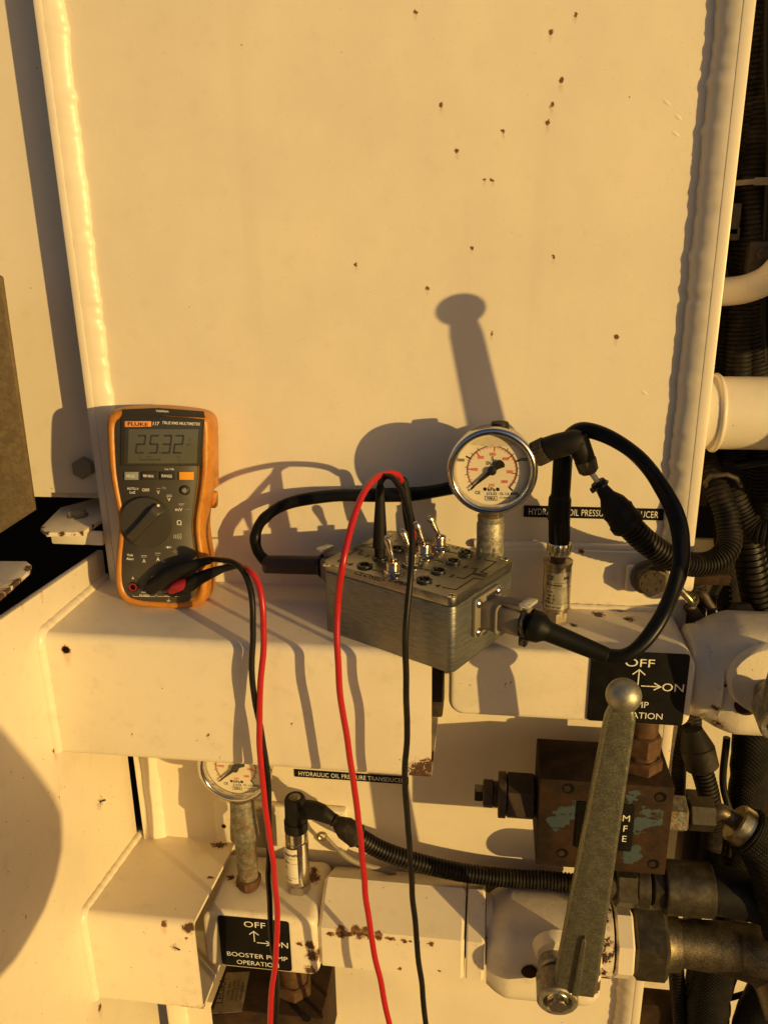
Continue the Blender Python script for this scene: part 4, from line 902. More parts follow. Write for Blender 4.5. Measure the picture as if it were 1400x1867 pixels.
# ================================================================== LOWER MANIFOLD
LY_ = -8.4; lx0, lx1 = at(368, 1700, LY_).x, at(578, 1700, LY_).x; lz1 = -59.6; lz0 = at(470, 1772, LY_).z
lm_o = ((lx0 + lx1) / 2, -4, lz0)
lm = thing('lower_manifold', 'cream painted manifold block lettered BOOSTER PUMP OPERATION at lower left', 'manifold', lm_o, 'valve manifold blocks')
b = B(); b.prism(lozenge(lx0, lx1, lz0, lz1, 1.2, 1.0), .6, -LY_, .55, 4, M=M_)
mk = [(atz(x, y, lz1), r) for x, y, r in ((447, 1612, 1.2), (420, 1600, .6), (545, 1618, 1.3), (575, 1560, .9), (572, 1590, .9), (570, 1600, 1.3), (392, 1600, .6))] + [(at(x, y, LY_), r) for x, y, r in ((566, 1725, .9), (572, 1745, 1.2), (565, 1770, 1.0), (545, 1722, .5), (577, 1680, .8))]
obj('body', b, paint('lower_manifold_paint', lm_o, marks=mk, speck=1.2, dirt=.4, fine=1.5), lm)
pa, pb_ = at(397, 1669, LY_), at(533, 1770, LY_)
plaque(lm, pa.x, pb_.x, pb_.z, pa.z, LY_ - .02, sgn, arr)
# hex bar
hx0, hx1 = lx1 + .25, at(848, 1700, -6.8).x
cyz = (-4.3, (at(700, 1630, -6.8).z + at(700, 1775, -4.6).z) / 2); hr = abs(at(700, 1630, -6.8).z - at(700, 1775, -4.6).z) / 2 * 1.05
HY = -8.3
hr = at(700, 1703, HY).z - at(700, 1772, HY).z; zc_ = at(700, 1703, HY).z - hr / 2
hx0, hx1 = at(581, 1740, HY).x, at(846, 1740, HY).x
VZ = cyz[1]; cyz = (HY + .866 * hr, zc_)
hb_o = (hx0, cyz[0], cyz[1])
hb = thing('hex_coupling', 'long cream painted hexagonal coupling with a rusty crack along its edge', 'coupling', hb_o)
mk = [(at(x, y, HY), r * 1.25) for x, y, r in ((620, 1703, .55), (640, 1704, .6), (655, 1705, .6), (672, 1706, .55), (690, 1710, .5), (712, 1714, .35), (735, 1717, .35), (760, 1719, .3), (785, 1721, .3), (600, 1703, .35))]
b = B(); b.lathe([(0, hr - .35), (.35, hr), (hx1 - hx0 - .3, hr), (hx1 - hx0, hr - .3)], 6, axis(V(hb_o), (1, 0, 0)), off=.5)
obj('hex_body', b, paint('hexbar_paint', hb_o, marks=mk, pts=[(at(x, y, HY), r) for x, y, r in ((621, 1697, .42), (648, 1698, .5), (666, 1701, .5), (690, 1706, .4), (606, 1704, .22), (630, 1703, .3), (676, 1706, .25), (705, 1711, .2), (718, 1713, .18), (733, 1715, .16), (748, 1717, .14), (764, 1719, .12), (780, 1721, .1), (728, 1767, .2), (800, 1771, .15))], streak=False, speck=.7, dirt=.25), hb)
def xl(T, name, prof, mat, n=40, off=0, c=None, ang=38):
    c = c or hb_o; b = B(); b.lathe([(x, r) for x, r in prof], n, axis(V((0, c[1], c[2])), (1, 0, 0)), off); return obj(name, b, mat, T, ang=ang)
X = lambda px, py=1700, Y=-7.5: at(px, py, Y).x
xl(hb, 'thread_gap', [(hx1 - .1, 2.7), (hx1 + .4, 2.7)], MT['rustbrass'])
cp = paint('collar_paint', hb_o, speck=.8, dirt=.35, rusty=.4)
xl(hb, 'collar_nut', [(hx1 + .15, hr - .25), (hx1 + .3, hr - .02), (X(884) - .25, hr - .02), (X(884), hr - .25)], cp, 6, .5)
# ---- lower ball valve
vx0, vx1 = X(886), X(1118)
vb_o = (vx0, -4.5, VZ)
va = thing('lower_ball_valve', 'cream cast ball valve low in the picture with long grey ball-ended lever', 'valve', vb_o, 'lever ball valves')
mk = [(at(x, y, -8.3), r) for x, y, r in ((970, 1612, 1.6), (1010, 1612, 1.5), (1002, 1712, 1.3), (1088, 1740, 1.2), (1088, 1800, 1.2), (900, 1640, .8), (985, 1630, 1.4), (1000, 1640, 1.0), (960, 1615, .9), (1018, 1665, .35), (1000, 1710, .7), (1010, 1722, .8), (1085, 1770, .9), (1080, 1800, .7), (990, 1605, .8))]
vp = paint('valve_cast_paint', vb_o, marks=mk, speck=.6, dirt=.3, cast=.6, rough=.34)
def castbody(T, x0, x1, c, R_, mat):
    def fn(u, v):
        a = v * math.tau; x = x0 + (x1 - x0) * u
        r = R_ * (.80 + .22 * min(1, max(0, (u - .02) / .16)) ** .6 if u < .5 else 1.02 - .14 * max(0, (u - .86) / .14) ** 2)
        ca, sa = math.cos(a), math.sin(a); e = .62
        y = math.copysign(abs(ca) ** e, ca) * r * .98; z = math.copysign(abs(sa) ** e, sa) * r
        return V((x, c[1] + y, c[2] + z))
    b = B(); b.grid(fn, 26, 56)
    for x, u in ((x0, 0), (x1, 1)): b.add([fn(u, k / 56) for k in range(56)], [tuple(range(56))])
    bmesh.ops.remove_doubles(b.bm, verts=b.bm.verts[:], dist=.001)
    return obj('cast_body', b, mat, T, ang=50)
castbody(va, vx0 + .15, X(1100), (0, -4.6, VZ - .3), 4.25, vp)
xl(va, 'inlet_neck', [(X(884) + .1, 3.1), (vx0 + .6, 3.1)], paint('neck_paint', vb_o, speck=.8, dirt=.4, rusty=.75), 36)
piv = at(1014, 1806, -11.6)
hubc = V((piv.x + .1, 0, piv.z + .9))
b = B(); b.cyl((piv.x + .35, -8.2, piv.z + 1.6), (piv.x + .35, -9.3, piv.z + 1.4), 2.3, 2.1, 36, .2); obj('bonnet', b, vp, va)
b = B(); b.sphere(at(965, 1773, -8.95), .75, 16, (1, .2, 1)); obj('stop_hole', b, MT['rust'], va)
b = B(); b.cyl((piv.x, -8.6, piv.z), (piv.x, -12.0, piv.z), 1.05, 1.0, 32, .1); b.cyl((piv.x + .1, -9.2, piv.z + .6), (piv.x + .1, -10.4, piv.z + .6), 1.55, 1.5, 32, .15); obj('spindle', b, MT['galv'], va)
def lever(T, p0, p1, w0, w1, ballr, off=-1.3):
    d = (p1 - p0); L_ = d.length; n = V((0, -1, 0)); n = n - d * (n.dot(d) / d.dot(d)); M = frame(p0, d, n)       # x along lever, z out
    root = obj('lever', B().prism([(.6, -w0 * .5), (3, -w0 * .53), (L_ - ballr * 1.6, -w1 * .52), (L_ - ballr * .4, -w1 * .34), (L_ - ballr * .4, w1 * .34), (L_ - ballr * 1.6, w1 * .52), (3, w0 * .53), (.6, w0 * .46)], -.1, .95, .36, 5, M=M), MT['lever'], T)
    H_ = M @ Matrix.Translation(M.inverted().to_3x3() @ V((off, 0, -.2)))
    b = B(); b.M = H_; b.lathe([(-1.2, 1.75), (.9, 1.75), (1.05, 1.62), (1.05, 1.25), (.7, 1.15)], 40); obj('hub', b, MT['galv'], root)
    b = B(); b.M = M; b.prism([(1.2, -.28), (8, -.16), (8.4, 0), (8, .16), (1.2, .28)], .9, 1.32, .12, 3); obj('stiffening_rib', b, MT['lever'], root)
    b = B(); b.M = H_; b.cyl((0, 0, .7), (0, 0, .9), 1.0, .95, 28, .05); b.hexn((0, 0, .85), (0, 0, 1), .85, .6); obj('bolt', b, MT['nickel'], root)
    c = M @ V((L_, 0, .45)); b = B(); b.sphere(c, ballr, 40); obj('ball_knob', b, MT['ball'], root)
bp_ = at(1137, 1267, -16.2)
lever(va, V((piv.x + 1.35, -11.7, piv.z + .2)), bp_ + V((0, .45, 0)), 3.35, 2.0, 1.2)
# outlet rings, nuts and pipe
xc = (0, -4.6, at(1200, 1716, -4.6).z)
xl(va, 'flange_ring', [(X(1098), 3.1), (X(1100), 3.5), (X(1122), 3.5), (X(1124), 3.1)], paint('ring_paint', vb_o, speck=1, dirt=.4, rusty=1.1), 40, c=xc)
xl(va, 'gasket_ring', [(X(1122), 3.0), (X(1132), 3.0)], MT['rust'], 40, c=xc)
xl(va, 'white_hex_nut', [(X(1128), 3.2), (X(1132), 3.5), (X(1158), 3.5), (X(1162), 3.3)], paint('nut_paint', vb_o, speck=.4, dirt=.2), 8, .3, xc)
ou = thing('outlet_pipe', 'bronze coloured outlet pipe with big dark hex nut curving off at lower right', 'pipe', (X(1165), -4.6, cyz[1]))
xl(ou, 'union_nut', [(X(1162), 3.0), (X(1170), 3.5), (X(1222), 3.5), (X(1230), 3.1)], MT['zinc'], 6, .5, xc)
xl(ou, 'ferrule', [(X(1230), 2.7), (X(1234), 2.6), (X(1256), 2.5), (X(1258), 2.2)], MT['pipe'], 40, 0, xc)
pc = V((X(1250), xc[1], xc[2]))
P = cr_([pc, at(1300, 1727, -4.4), at(1352, 1735, -4.6), at(1392, 1748, -5.4), at(1425, 1785, -6.5), at(1450, 1850, -9)], 10)
b = B(); b.tube(P, lambda i, u: 2.05 + .5 * min(1, u * 2), 32); obj('pipe', b, MT['pipe'], ou)
# ---- lower sensor with elbow plug
q = at(545, 1611, -4.7); lsx = q.x
ls = thing('lower_pressure_sensor', 'shiny steel pressure sensor with white sticker beside the half hidden gauge', 'pressure sensor', (lsx, -4.7, -59.7), 'pressure sensors on the manifolds')
tz = at(540, 1510, -4.7).z; H = tz + 59.8
A_ = axis(V((lsx, -4.7, -59.8)), V((at(540, 1510, -4.7).x - lsx, 0, H)))
b = B(); b.hexn((0, 0, .2), (0, 0, 1), 1.15, 1.1, M=A_); b.lathe([(0, .9), (.4, .9), (1.3, 1.0), (1.35, 1.08), (H - 1.3, 1.1), (H - 1.25, 1.0), (H - 1.05, 1.0), (H - 1.0, 1.08), (H, 1.08)], 36, A_); obj('body', b, metal('bright_sensor_steel', (.62, .58, .5), .2, vary=.1, bumpy=.05), ls, ang=30)
curved_label(ls, lsx - .1, -4.75, -59.8 + 1.9, tz - 1.6, 1.135, -1.1, .35, MT['stick'], [('rexroth', .15, .2, .28), ('HM20', .12, .42, .15), ('R901', .12, .6, .12), ('Germany', .12, .93, .13)])
lh = thing('lower_harness_plug', 'black elbow plug and corrugated conduit running right from the lower sensor', 'connector', (lsx, -4.7, tz))
tp_ = at(538, 1462, -4.9)
b = B(); b.tube([V((A_ @ V((0, 0, H - .1)))), V((A_ @ V((0, 0, H + .9)))), V((A_ @ V((0, 0, H + 1.0)))), tp_ + V((0, 0, .2)), tp_ + V((0, 0, .5))], lambda i, u: (1.12, 1.12, 1.02, 1.0, .85)[i], 28)
b.tube([tp_ + V((0, 0, -.8)), at(575, 1478, -5.1), at(590, 1484, -5.2)], lambda i, u: (.95, .85, .8)[i], 20); obj('elbow_body', b, MT['rubber'], lh)
b = B(); b.lathe([(0, .55), (.12, .4), (.14, .38)], 20, axis(tp_ + V((0, 0, .5)), (0, 0, 1))); obj('elbow_screw', b, MT['galvrust'], lh)
b = B(); e_ = at(583, 1481, -5.1); f_ = at(606, 1494, -5.2); b.cyl(e_, f_, .8, .6, 8, .08); b.tube([f_ - (f_ - e_) * .1, f_ + (f_ - e_) * .4], .38, 12); obj('gland_nut', b, MT['rubber'], lh)
h0 = at(606, 1494, -5.2); h1 = at(650, 1525, -5.0); A_ = axis(h0, h1 - h0); LL = (h1 - h0).length
b = B(); b.lathe([(0, .55), (.2, .62), (.35, .45), (.7, .7), (1.5, 1.05), (LL - .2, 1.1), (LL, 1.15), (LL + .2, 1.0)], 28, A_); obj('rubber_boot', b, MT['conduit2'], lh)
cd = cr_([h1 - (h1 - h0) * .1, at(690, 1548, -4.6), at(740, 1567, -4.2), at(800, 1583, -3.6), at(860, 1594, -3.0), at(930, 1602, -2.4), at(1000, 1606, -2.0), at(1060, 1612, -2)], 14)
obj('corrugated_conduit', corr(cd, .88, .34, .11), MT['conduit'], lh)
# small wire lanyard
ly = thing('wire_lanyard', 'short steel wire lanyard with eye hanging behind the lower conduit boot', 'lanyard', at(590, 1525, -2.5))
e_ = at(588, 1524, -2.6)
b = B(); b.tube([e_ + V((.42 * math.cos(k * .524), -.1, .42 * math.sin(k * .524))) for k in range(12)], .14, 8, closed=True); obj('eye_ring', b, MT['yzinc'], ly)
b = B(); b.tube(cr_([at(594, 1526, -2.8), at(612, 1545, -2.9), at(640, 1568, -2.8), at(680, 1582, -2.3), at(720, 1592, -1.5)], 8), lambda i, u: .17 if u < .3 else .3, 10); obj('wire', b, MT['boltpaint'], ly)
# lower mounting bar
zb1, zb0 = at(560, 1470, -.8).z, at(560, 1535, -.8).z
mb2 = thing('lower_mounting_bar', 'flat cream mounting bar on the wall behind the lower pressure sensor', 'mounting bar', (-15, 0, zb0), 'manifold mounting bars')
x0 = at(392, 1500, -.8).x
b = B(); b.box((x0 + 6.8, -.45, (zb1 + zb0) / 2 - .6), (13.6, .9, (zb1 - zb0) + .6), .2); obj('bar', b, paint('bar2_paint', (-15, 0, zb0), speck=1.4, dirt=.5), mb2)
b = B(); b.cyl(at(408, 1507, -.92), at(408, 1507, -.92) + V((0, -.03, 0)), .24); obj('bolt_hole', b, MT['rust'], mb2)
b = B(); b.box((at(477, 1518, -2).x, -1.5, at(477, 1518, -2).z), (2.2, 1.3, 4.2), .6, 4); obj('clamp_block', b, MT['boltpaint'], mb2)

# ================================================================== RUSTY BLOCKS
ry = -9.0
ra, rb_, rc = at(985, 1416, ry), at(1228, 1441, ry), at(1216, 1598, ry)
rx0, rx1, rz1, rz0 = ra.x, rb_.x + .1, (ra.z + rb_.z) / 2, at(1100, 1588, ry).z
ro_ = ((rx0 + rx1) / 2, -6, rz0)
rk = thing('rusty_valve_block', 'rusty steel valve block with flaked blue paint behind the long lever', 'valve block', ro_, 'rusty valve blocks')
mr = rustm('rust_blue_flake', [(at(1165, 1500, ry), 1.5), (at(1190, 1490, ry), 1.5), (at(1150, 1450, ry), .8), (at(1040, 1480, ry), 1.6), (at(1010, 1500, ry), 1.1), (at(1150, 1560, ry), 1.2)], ro_)
b = B(); b.box(((rx0 + rx1) / 2, (ry - 3.2) / 2, (rz0 + rz1) / 2), (rx1 - rx0, ry * -1 - 3.2, rz1 - rz0), .12); obj('block', b, mr, rk)
for x, y in ((1036, 1438), (1204, 1454), (1025, 1556), (1191, 1576)):
    p = at(x, y, ry); b = B(); b.M = axis(p, (0, -1, 0)); b.lathe([(.004, 0), (.006, .5)], 20, caps=False); h_ = obj('bolt_hole', b, MT['hole'], rk)
    b = B(); b.M = axis(p + V((-.12, 0, -.03)), (0, -1, 0)); b.lathe([(.01, .3), (.03, .3), (.05, .2)], 14); obj('bolt', b, MT['rust'], h_)
pa, pb_ = at(1053, 1460, ry), at(1150, 1552, ry)
M = frame(((pa.x + pb_.x) / 2, ry - .01, (pa.z + pb_.z) / 2), (1, 0, 0), (0, -1, 0)); wx, wz = pb_.x - pa.x, pa.z - pb_.z
b = B(); b.prism(lozenge(-wx / 2, wx / 2, -wz / 2, wz / 2, .2, .2, 3), 0, .12, .03, M=M); obj('name_plate', b, MT['label'], rk)
b = B(); kx = 0.36 * wx
for t, v in (('M', .22), ('F', 0.0), ('E', -.22)): b.text(t, kx, v * wz, .62, M, z=.14)
obj('lettering', b, MT['white'], rk)
# left plug of the rusty block
py_ = at(930, 1450, -6.2)
def xs(T, name, x0, x1, r, mat, n=28, off=0, r2=None):
    c = V((x0, py_.y, py_.z)); b = B()
    (b.hexn(c, (1, 0, 0), r, x1 - x0, n, off) if n <= 8 else b.cyl(c, (x1, c.y, c.z), r, r2, n, .06)); obj(name, b, mat, T)
xq = lambda px: at(px, 1450, -6.2).x
drk = MT['boltm']
xs(rk, 'stud', xq(984), rx0 + .2, 1.9, drk); xs(rk, 'hex_plug', xq(922), xq(975), 2.1, drk, 6, .3); xs(rk, 'washer_ring', xq(908), xq(922), 1.95, drk)
xs(rk, 'neck', xq(900), xq(910), 1.1, drk); xs(rk, 'lock_nut', xq(880), xq(900), 1.25, drk, 6, .2); xs(rk, 'square_key', xq(865), xq(880), .7, MT['jack'], 4, .5)
# brass fitting above
pf = at(1166, 1405, -6.4)
b = B(); b.hexn((pf.x, -6.4, rz1 - .05), (0, 0, 1), 1.75, 1.2, 6, .2); b.cyl((pf.x, -6.4, rz1 + 1), (pf.x, -6.4, rz1 + 1.5), 1.25, n=28); b.hexn((pf.x, -6.4, rz1 + 1.45), (0, 0, 1), 1.5, 1.9, 6, .1); b.cyl((pf.x, -6.4, rz1 + 3), (pf.x, -6.4, -35.5), 1.15); obj('brass_fitting', b, MT['rustbrass'], rk)
# right fittings
pr_ = at(1245, 1484, -6.0)
rf = thing('elbow_hose_fitting', 'olive hex fitting with bent tube leading into a black sleeved hose at right', 'hose fitting', pr_, 'hydraulic hose fittings')
xr = lambda px, Y=-6: at(px, 1484, Y).x
b = B(); b.hexn((rx1 - .05, -6, pr_.z), (1, 0, 0), 1.6, xr(1250) - rx1, 6, .3); obj('hex_adapter', b, MT['galvrust'], rf)
b = B(); b.hexn((xr(1253), -6, pr_.z + .1), (1, 0, 0), 1.42, xr(1300) - xr(1253), 6, .0); obj('swivel_nut', b, MT['zinc'], rf)
b = B(); b.tube(cr_([V((xr(1296), -6, pr_.z + .1)), at(1310, 1480, -6), at(1325, 1487, -6), at(1345, 1500, -6.2)], 8), .72, 24); obj('bent_tube', b, MT['pipe'], rf)
c0, c1 = at(1338, 1498, -6.1), at(1362, 1515, -6.4)
b = B(); b.cyl(c0, c1, 1.7, 1.75, 32, .15); obj('crimp_ferrule', b, MT['yzinc'], rf)
P = cr_([c1 - (c1 - c0) * .1, at(1378, 1528, -6.6), at(1400, 1560, -7), at(1420, 1620, -7), at(1435, 1700, -7)], 10)
b = B(); b.tube(P, lambda i, u: 2.05 + .12 * noise.noise(V((i * .6, 1, 0))), 28); obj('sleeved_hose', b, MT['braid'], rf)
# big hose under the block
bh_z = at(1250, 1620, -5.2).z
bh = thing('large_hose_fitting', 'large dark crimped hydraulic hose running right beneath the rusty block', 'hose fitting', (at(1110, 1620, -5.2).x, -5.2, bh_z), 'hydraulic hose fittings')
xb = lambda px: at(px, 1620, -5.2).x
def xh(name, a, c, r, mat, n=32, off=0.0, dz=0.0):
    p, q = V((xb(a), -5.2, bh_z + dz)), V((xb(c), -5.2, bh_z + dz)); b = B()
    (b.hexn(p, (1, 0, 0), r, (q - p).length, n, off) if n <= 8 else b.cyl(p, q, r, r, n, .12)); obj(name, b, mat, bh)
xh('threaded_end', 1060, 1122, 1.7, MT['boltm']); xh('hex_union', 1118, 1158, 2.15, MT['zinc'], 6, .1); xh('union_band', 1156, 1180, 1.95, MT['zinc']); xh('swivel_nut', 1184, 1206, 2.05, MT['zinc'], 6, .5); xh('neck', 1200, 1212, 1.8, drk)
xh('crimp_ferrule', 1208, 1296, 2.35, MT['zinc'])
b = B(); P = cr_([V((xb(1290), -5.2, bh_z)), V((xb(1340), -5.2, bh_z - .1)), V((xb(1400), -5.3, bh_z - .6)), V((xb(1480), -5.6, bh_z - 1.6))], 8); b.tube(P, 2.1, 28); obj('hose', b, MT['hose'], bh)
# lower-left rust block with name plate, bottom edge
by = -8.2; wx0, wx1 = at(385, 1850, by).x, at(585, 1850, by).x; wz1 = lz0 - 1.2
rb2 = thing('lower_valve_block', 'dark rusty valve block with stamped LEGRA plate at the bottom edge', 'valve block', ((wx0 + wx1) / 2, -5, wz1 - 9), 'rusty valve blocks')
zt_ = at(480, 1848, by).z
b = B(); b.box(((wx0 + wx1) / 2, -4.6, zt_ - 4), (wx1 - wx0, 7.2, 8), .12); obj('block', b, MT['rust'], rb2)
SM = frame(V(((wx0 + wx1) / 2, -8.15, zt_)), (1, 0, 0), (0, 0, 1))
sq = lambda x, y: onf(SM, x, y, .03)
pp = [sq(x, y) for x, y in ((386, 1850), (413, 1775), (455, 1773), (441, 1846))]
b = B(); b.prism([(p.x, p.y) for p in pp][::-1], .02, .1, .02, M=SM); obj('stamped_plate', b, MT['plate'], rb2)
b = B(); c1_, c2_ = sq(400, 1833), sq(408, 1787); d2 = (c2_ - c1_); an = math.atan2(d2.y, d2.x); cc = sq(403, 1808)
b.text('LEGRA', cc.x, cc.y, .75, SM, z=.12, wide=d2.length * 1.0, rot=an)
for k, (t, wd_) in enumerate((('TYPE 48-1', .7), ('SERIAL No', .8), ('HYDRAULIC VALVE', .8), ('MAX PRESSURE', .7))):
    cc = sq(417 + k * 8, 1808); b.text(t, cc.x, cc.y, .28, SM, z=.12, wide=d2.length * wd_, rot=an)
obj('lettering', b, MT['black'], rb2)
p = at(529, 1800, -6.8); b = B(); b.hexn((p.x, -5.2, zt_), (0, 0, 1), 1.85, 1.5, 6, .2); b.cyl((p.x, -5.2, zt_ + 1.2), (p.x, -5.2, lz0 + .2), 1.3); obj('brass_fitting', b, MT['rustbrass'], rb2)
b = B(); b.cyl(at(558, 1857, by), at(558, 1857, by) + V((0, -.02, 0)), .5); obj('bolt_hole', b, MT['hole'], rb2)
b = B(); b.box((at(330, 1862, -6).x, -5, zt_ - 1.2), (3.2, 3, 3), .6); obj('side_fitting', b, MT['boltm'], rb2)

# ================================================================== UPPER RIGHT VALVE
uv_c = (0, -5.2, at(1330, 1232, -6).z)
uv = thing('upper_ball_valve', 'cream cast ball valve at the right edge beside the upper OFF ON plate', 'valve', (at(1280, 1230, -6).x, -5.2, uv_c[2]), 'lever ball valves')
uo = (at(1280, 1230, -6).x, -5.2, uv_c[2])
mk = [(at(x, y, -9), r) for x, y, r in ((1290, 1178, 1.2), (1284, 1205, .8), (1300, 1330, 1.2), (1270, 1165, .8), (1340, 1140, .5), (1287, 1175, .7), (1290, 1180, .5), (1285, 1140, .5), (1320, 1250, .5), (1303, 1290, .6), (1300, 1315, .6), (1295, 1215, .35))]
up_ = paint('upper_valve_paint', uo, marks=mk, speck=.8, dirt=.3, cast=.6, rough=.32)
xx = lambda px: at(px, 1230, -8).x
b = B(); b.lathe([(xx(1262), 3.0), (xx(1268), 3.6), (xx(1288), 3.75), (xx(1300), 3.9), (xx(1312), 4.2)], 40, axis(V((0, uv_c[1], uv_c[2])), (1, 0, 0))); obj('inlet_neck', b, up_, uv, ang=60)
castbody(uv, xx(1292), xx(1292) + 13, uv_c, 4.35, up_)
piv2 = at(1420, 1292, -12)
b = B(); b.cyl((piv2.x, -9, piv2.z + .8), (piv2.x, -9.8, piv2.z + .8), 3.0, 2.9, 40, .15); obj('bonnet', b, up_, uv)
b = B(); b.sphere(at(1362, 1285, -9.6), .95, 16, (1, .2, 1)); obj('stop_hole', b, MT['rust'], uv)
b = B(); b.cyl((piv2.x, -8.6, piv2.z), (piv2.x, -12.0, piv2.z), 1.2, 1.1, 32, .1); obj('spindle', b, MT['galv'], uv)
lever(uv, V((piv2.x, -12.6, piv2.z)), V((21.6, -18.4, -1.6)), 3.3, 1.8, 1.25, 0.0)

# ================================================================== THE DARK BAY AT THE RIGHT AND BEHIND
b = B(); b.box((0, 41, -40), (260, 1, 160)); b.box((95, 10, -40), (1, 62, 160)); b.box((-95, 20, -40), (1, 41, 160)); struct('bay_wall', b, MT['bay'])  # enclosing sheets, with the bay's darkness put into their colour
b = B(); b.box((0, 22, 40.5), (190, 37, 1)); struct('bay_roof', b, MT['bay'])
def pw(L_): return [at(x, y, Y) for x, y, Y in L_]
def ctube(name, label, pts, r, mat=MT['conduit2'], group='corrugated conduits in the bay', pitch=.36, dep=.12, kind='conduit'):
    P = cr_(pts, 12); return tag(obj(name, corr(P, r, pitch, dep, 16), mat), label, kind, group)
# cream back plate seen between the hoses
bpz = at(1320, 985, 9).z
b = B(); b.box((27, 9.3, (bpz - 95) / 2), (19, .6, 95 + bpz), .1); tag(obj('back_plate', b, paint('back_plate_paint', speck=.6, dirt=.35)), 'cream steel plate deep in the bay behind the right hand hoses', 'steel plate')
b = B(); b.box((19.6, 13, -8), (3.6, .5, 34), .1); tag(obj('back_rail', b, plain('dim_brown_rail', (.12, .09, .06), .6)), 'narrow dim brown rail deep in the bay beside the wall edge', 'rail')
ctube('corrugated_hose', 'corrugated black hose hanging from the top right corner, nearer the wall', pw([(1392, -60, 6), (1376, 90, 6), (1366, 230, 6), (1357, 420, 6), (1352, 560, 6), (1345, 700, 6), (1340, 850, 7)]), 1.05)
ctube('corrugated_hose', 'corrugated black hose hanging from the top right corner, at the picture edge', pw([(1428, -60, 5), (1410, 90, 5.2), (1392, 200, 5.5), (1374, 330, 5.2), (1370, 450, 5), (1366, 560, 6), (1380, 700, 7), (1388, 900, 8)]), 1.15)
ctube('corrugated_hose', 'thin corrugated hose deep behind the white rail', pw([(1325, 540, 9), (1320, 640, 9), (1318, 720, 9)]), .8)
b = B(); p = at(1366, 333, 5); b.tube([p + V((2.6 * math.cos(k * .314), 1.8 * math.sin(k * .314), .15 * math.cos(k * .314))) for k in range(20)], .22, 6, closed=True); b.box(p + V((2.6, -1.2, 0)), (1.1, .8, .8), .1); b.box(p + V((.6, -1.75, 0)), (1.5, .2, .55), .04); tag(obj('hose_tie', b, MT['boltpaint']), 'pale cable tie round the hoses at the top right', 'cable tie')
b = B(); b.box(at(1335, 400, 4) , (1.0, 1, 2.4), .15); b.box(at(1332, 426, 4), (1.2, 1, 1.0), .15); tag(obj('hose_clip', b, MT['boltm']), 'small dark hose clip beside the wall edge at upper right', 'clip')
# white tube rail and thick pipe
rp = paint('rail_paint', speck=.8, dirt=.2)
b = B(); b.tube(cr_(pw([(1285, 532, 4.5), (1325, 531, 4), (1360, 526, 3.5), (1395, 512, 3), (1420, 490, 2.5), (1445, 455, 2)]), 8), 1.12, 28); tag(obj('tube_rail', b, rp), 'cream painted bent tube rail at the right edge', 'tube rail')
tk = thing('thick_pipe', 'thick cream pipe with welded collar leaving the wall edge at right', 'pipe', at(1300, 752, 2))
zc = at(1340, 753, 2).z; P0x = at(1262, 752, 2).x
b = B(); b.cyl((P0x, 2, zc), (P0x + 20, 2, zc), 2.95, n=48); obj('pipe', b, paint('thickpipe_paint', speck=.7, dirt=.25), tk)
b = B(); b.tube([V((P0x + 1.7, 2 + 3.0 * math.cos(k * .2094), zc + 3.0 * math.sin(k * .2094))) for k in range(30)], lambda i, u: .24 + .05 * noise.noise(V((i * .7, 2, 0))), 10, closed=True); obj('weld_collar', b, mwf, tk)
# conduits in the middle right
ctube('corrugated_hose', 'corrugated conduit bending off the right edge beside the harness conduit', pw([(1318, 830, 6), (1322, 862, 4), (1335, 900, 2.5), (1352, 940, 2), (1372, 966, 1.5), (1400, 974, 1), (1440, 975, 1)]), 1.05, MT['conduit2'])
ctube('corrugated_hose', 'shiny corrugated hose dropping behind the upper valve', pw([(1355, 940, 5), (1362, 990, 4.5), (1372, 1050, 4), (1382, 1110, 4), (1392, 1180, 4)]), 1.35, MT['conduit'], pitch=.55, dep=.2)
b = B(); b.tube([at(1290, 893, 1.5), at(1285, 880, .5), at(1296, 868, .2), at(1325, 865, 0), at(1342, 872, .2), at(1350, 886, 1)], .2, 8); tag(obj('hose_tie', b, MT['boltm']), 'dark tie clamping the two conduits below the thick pipe', 'cable tie')
b = B(); b.box(at(1286, 1050, 2) + V((.3, 0, 0)), (3.2, 2, 1.1), .3); b.box(at(1270, 1052, 1) + V((.5, 0, 0)), (2.4, 1.6, 1.0), .3); tag(obj('clamp_block', b, MT['rust']), 'rusty clamp block under the curved harness conduit', 'clamp')
for L_, r, lab in (([(1268, 1060, 5), (1268, 1130, 5), (1262, 1250, 5), (1262, 1350, 4)], .9, 'dark hose behind the edge of the wall below the clamp block'), ([(1240, 1090, 3), (1246, 1180, 3), (1252, 1300, 3), (1238, 1400, 3), (1236, 1500, 3)], .7, 'thin dark hose close behind the wall edge')):
    ctube('corrugated_hose', lab, pw(L_), r)
# shackle
sk = thing('shackle', 'small brass coloured shackle hanging beside the wall edge by the cable', 'shackle', at(1265, 1090, -2))
b = B(); b.tube(cr_(pw([(1240, 1075, -3), (1256, 1092, -3.2), (1262, 1100, -3), (1268, 1094, -2.5), (1262, 1083, -2)]), 6), .3, 12); obj('front_link', b, MT['yzinc'], sk)
b = B(); b.tube(cr_(pw([(1262, 1083, -1.5), (1280, 1083, -2), (1290, 1098, -2), (1300, 1112, -2)]), 6), .36, 12); b.tube(cr_(pw([(1255, 1103, -2), (1272, 1128, -2), (1280, 1140, -2)]), 6), .5, 12); obj('rear_link', b, MT['boltm'], sk)
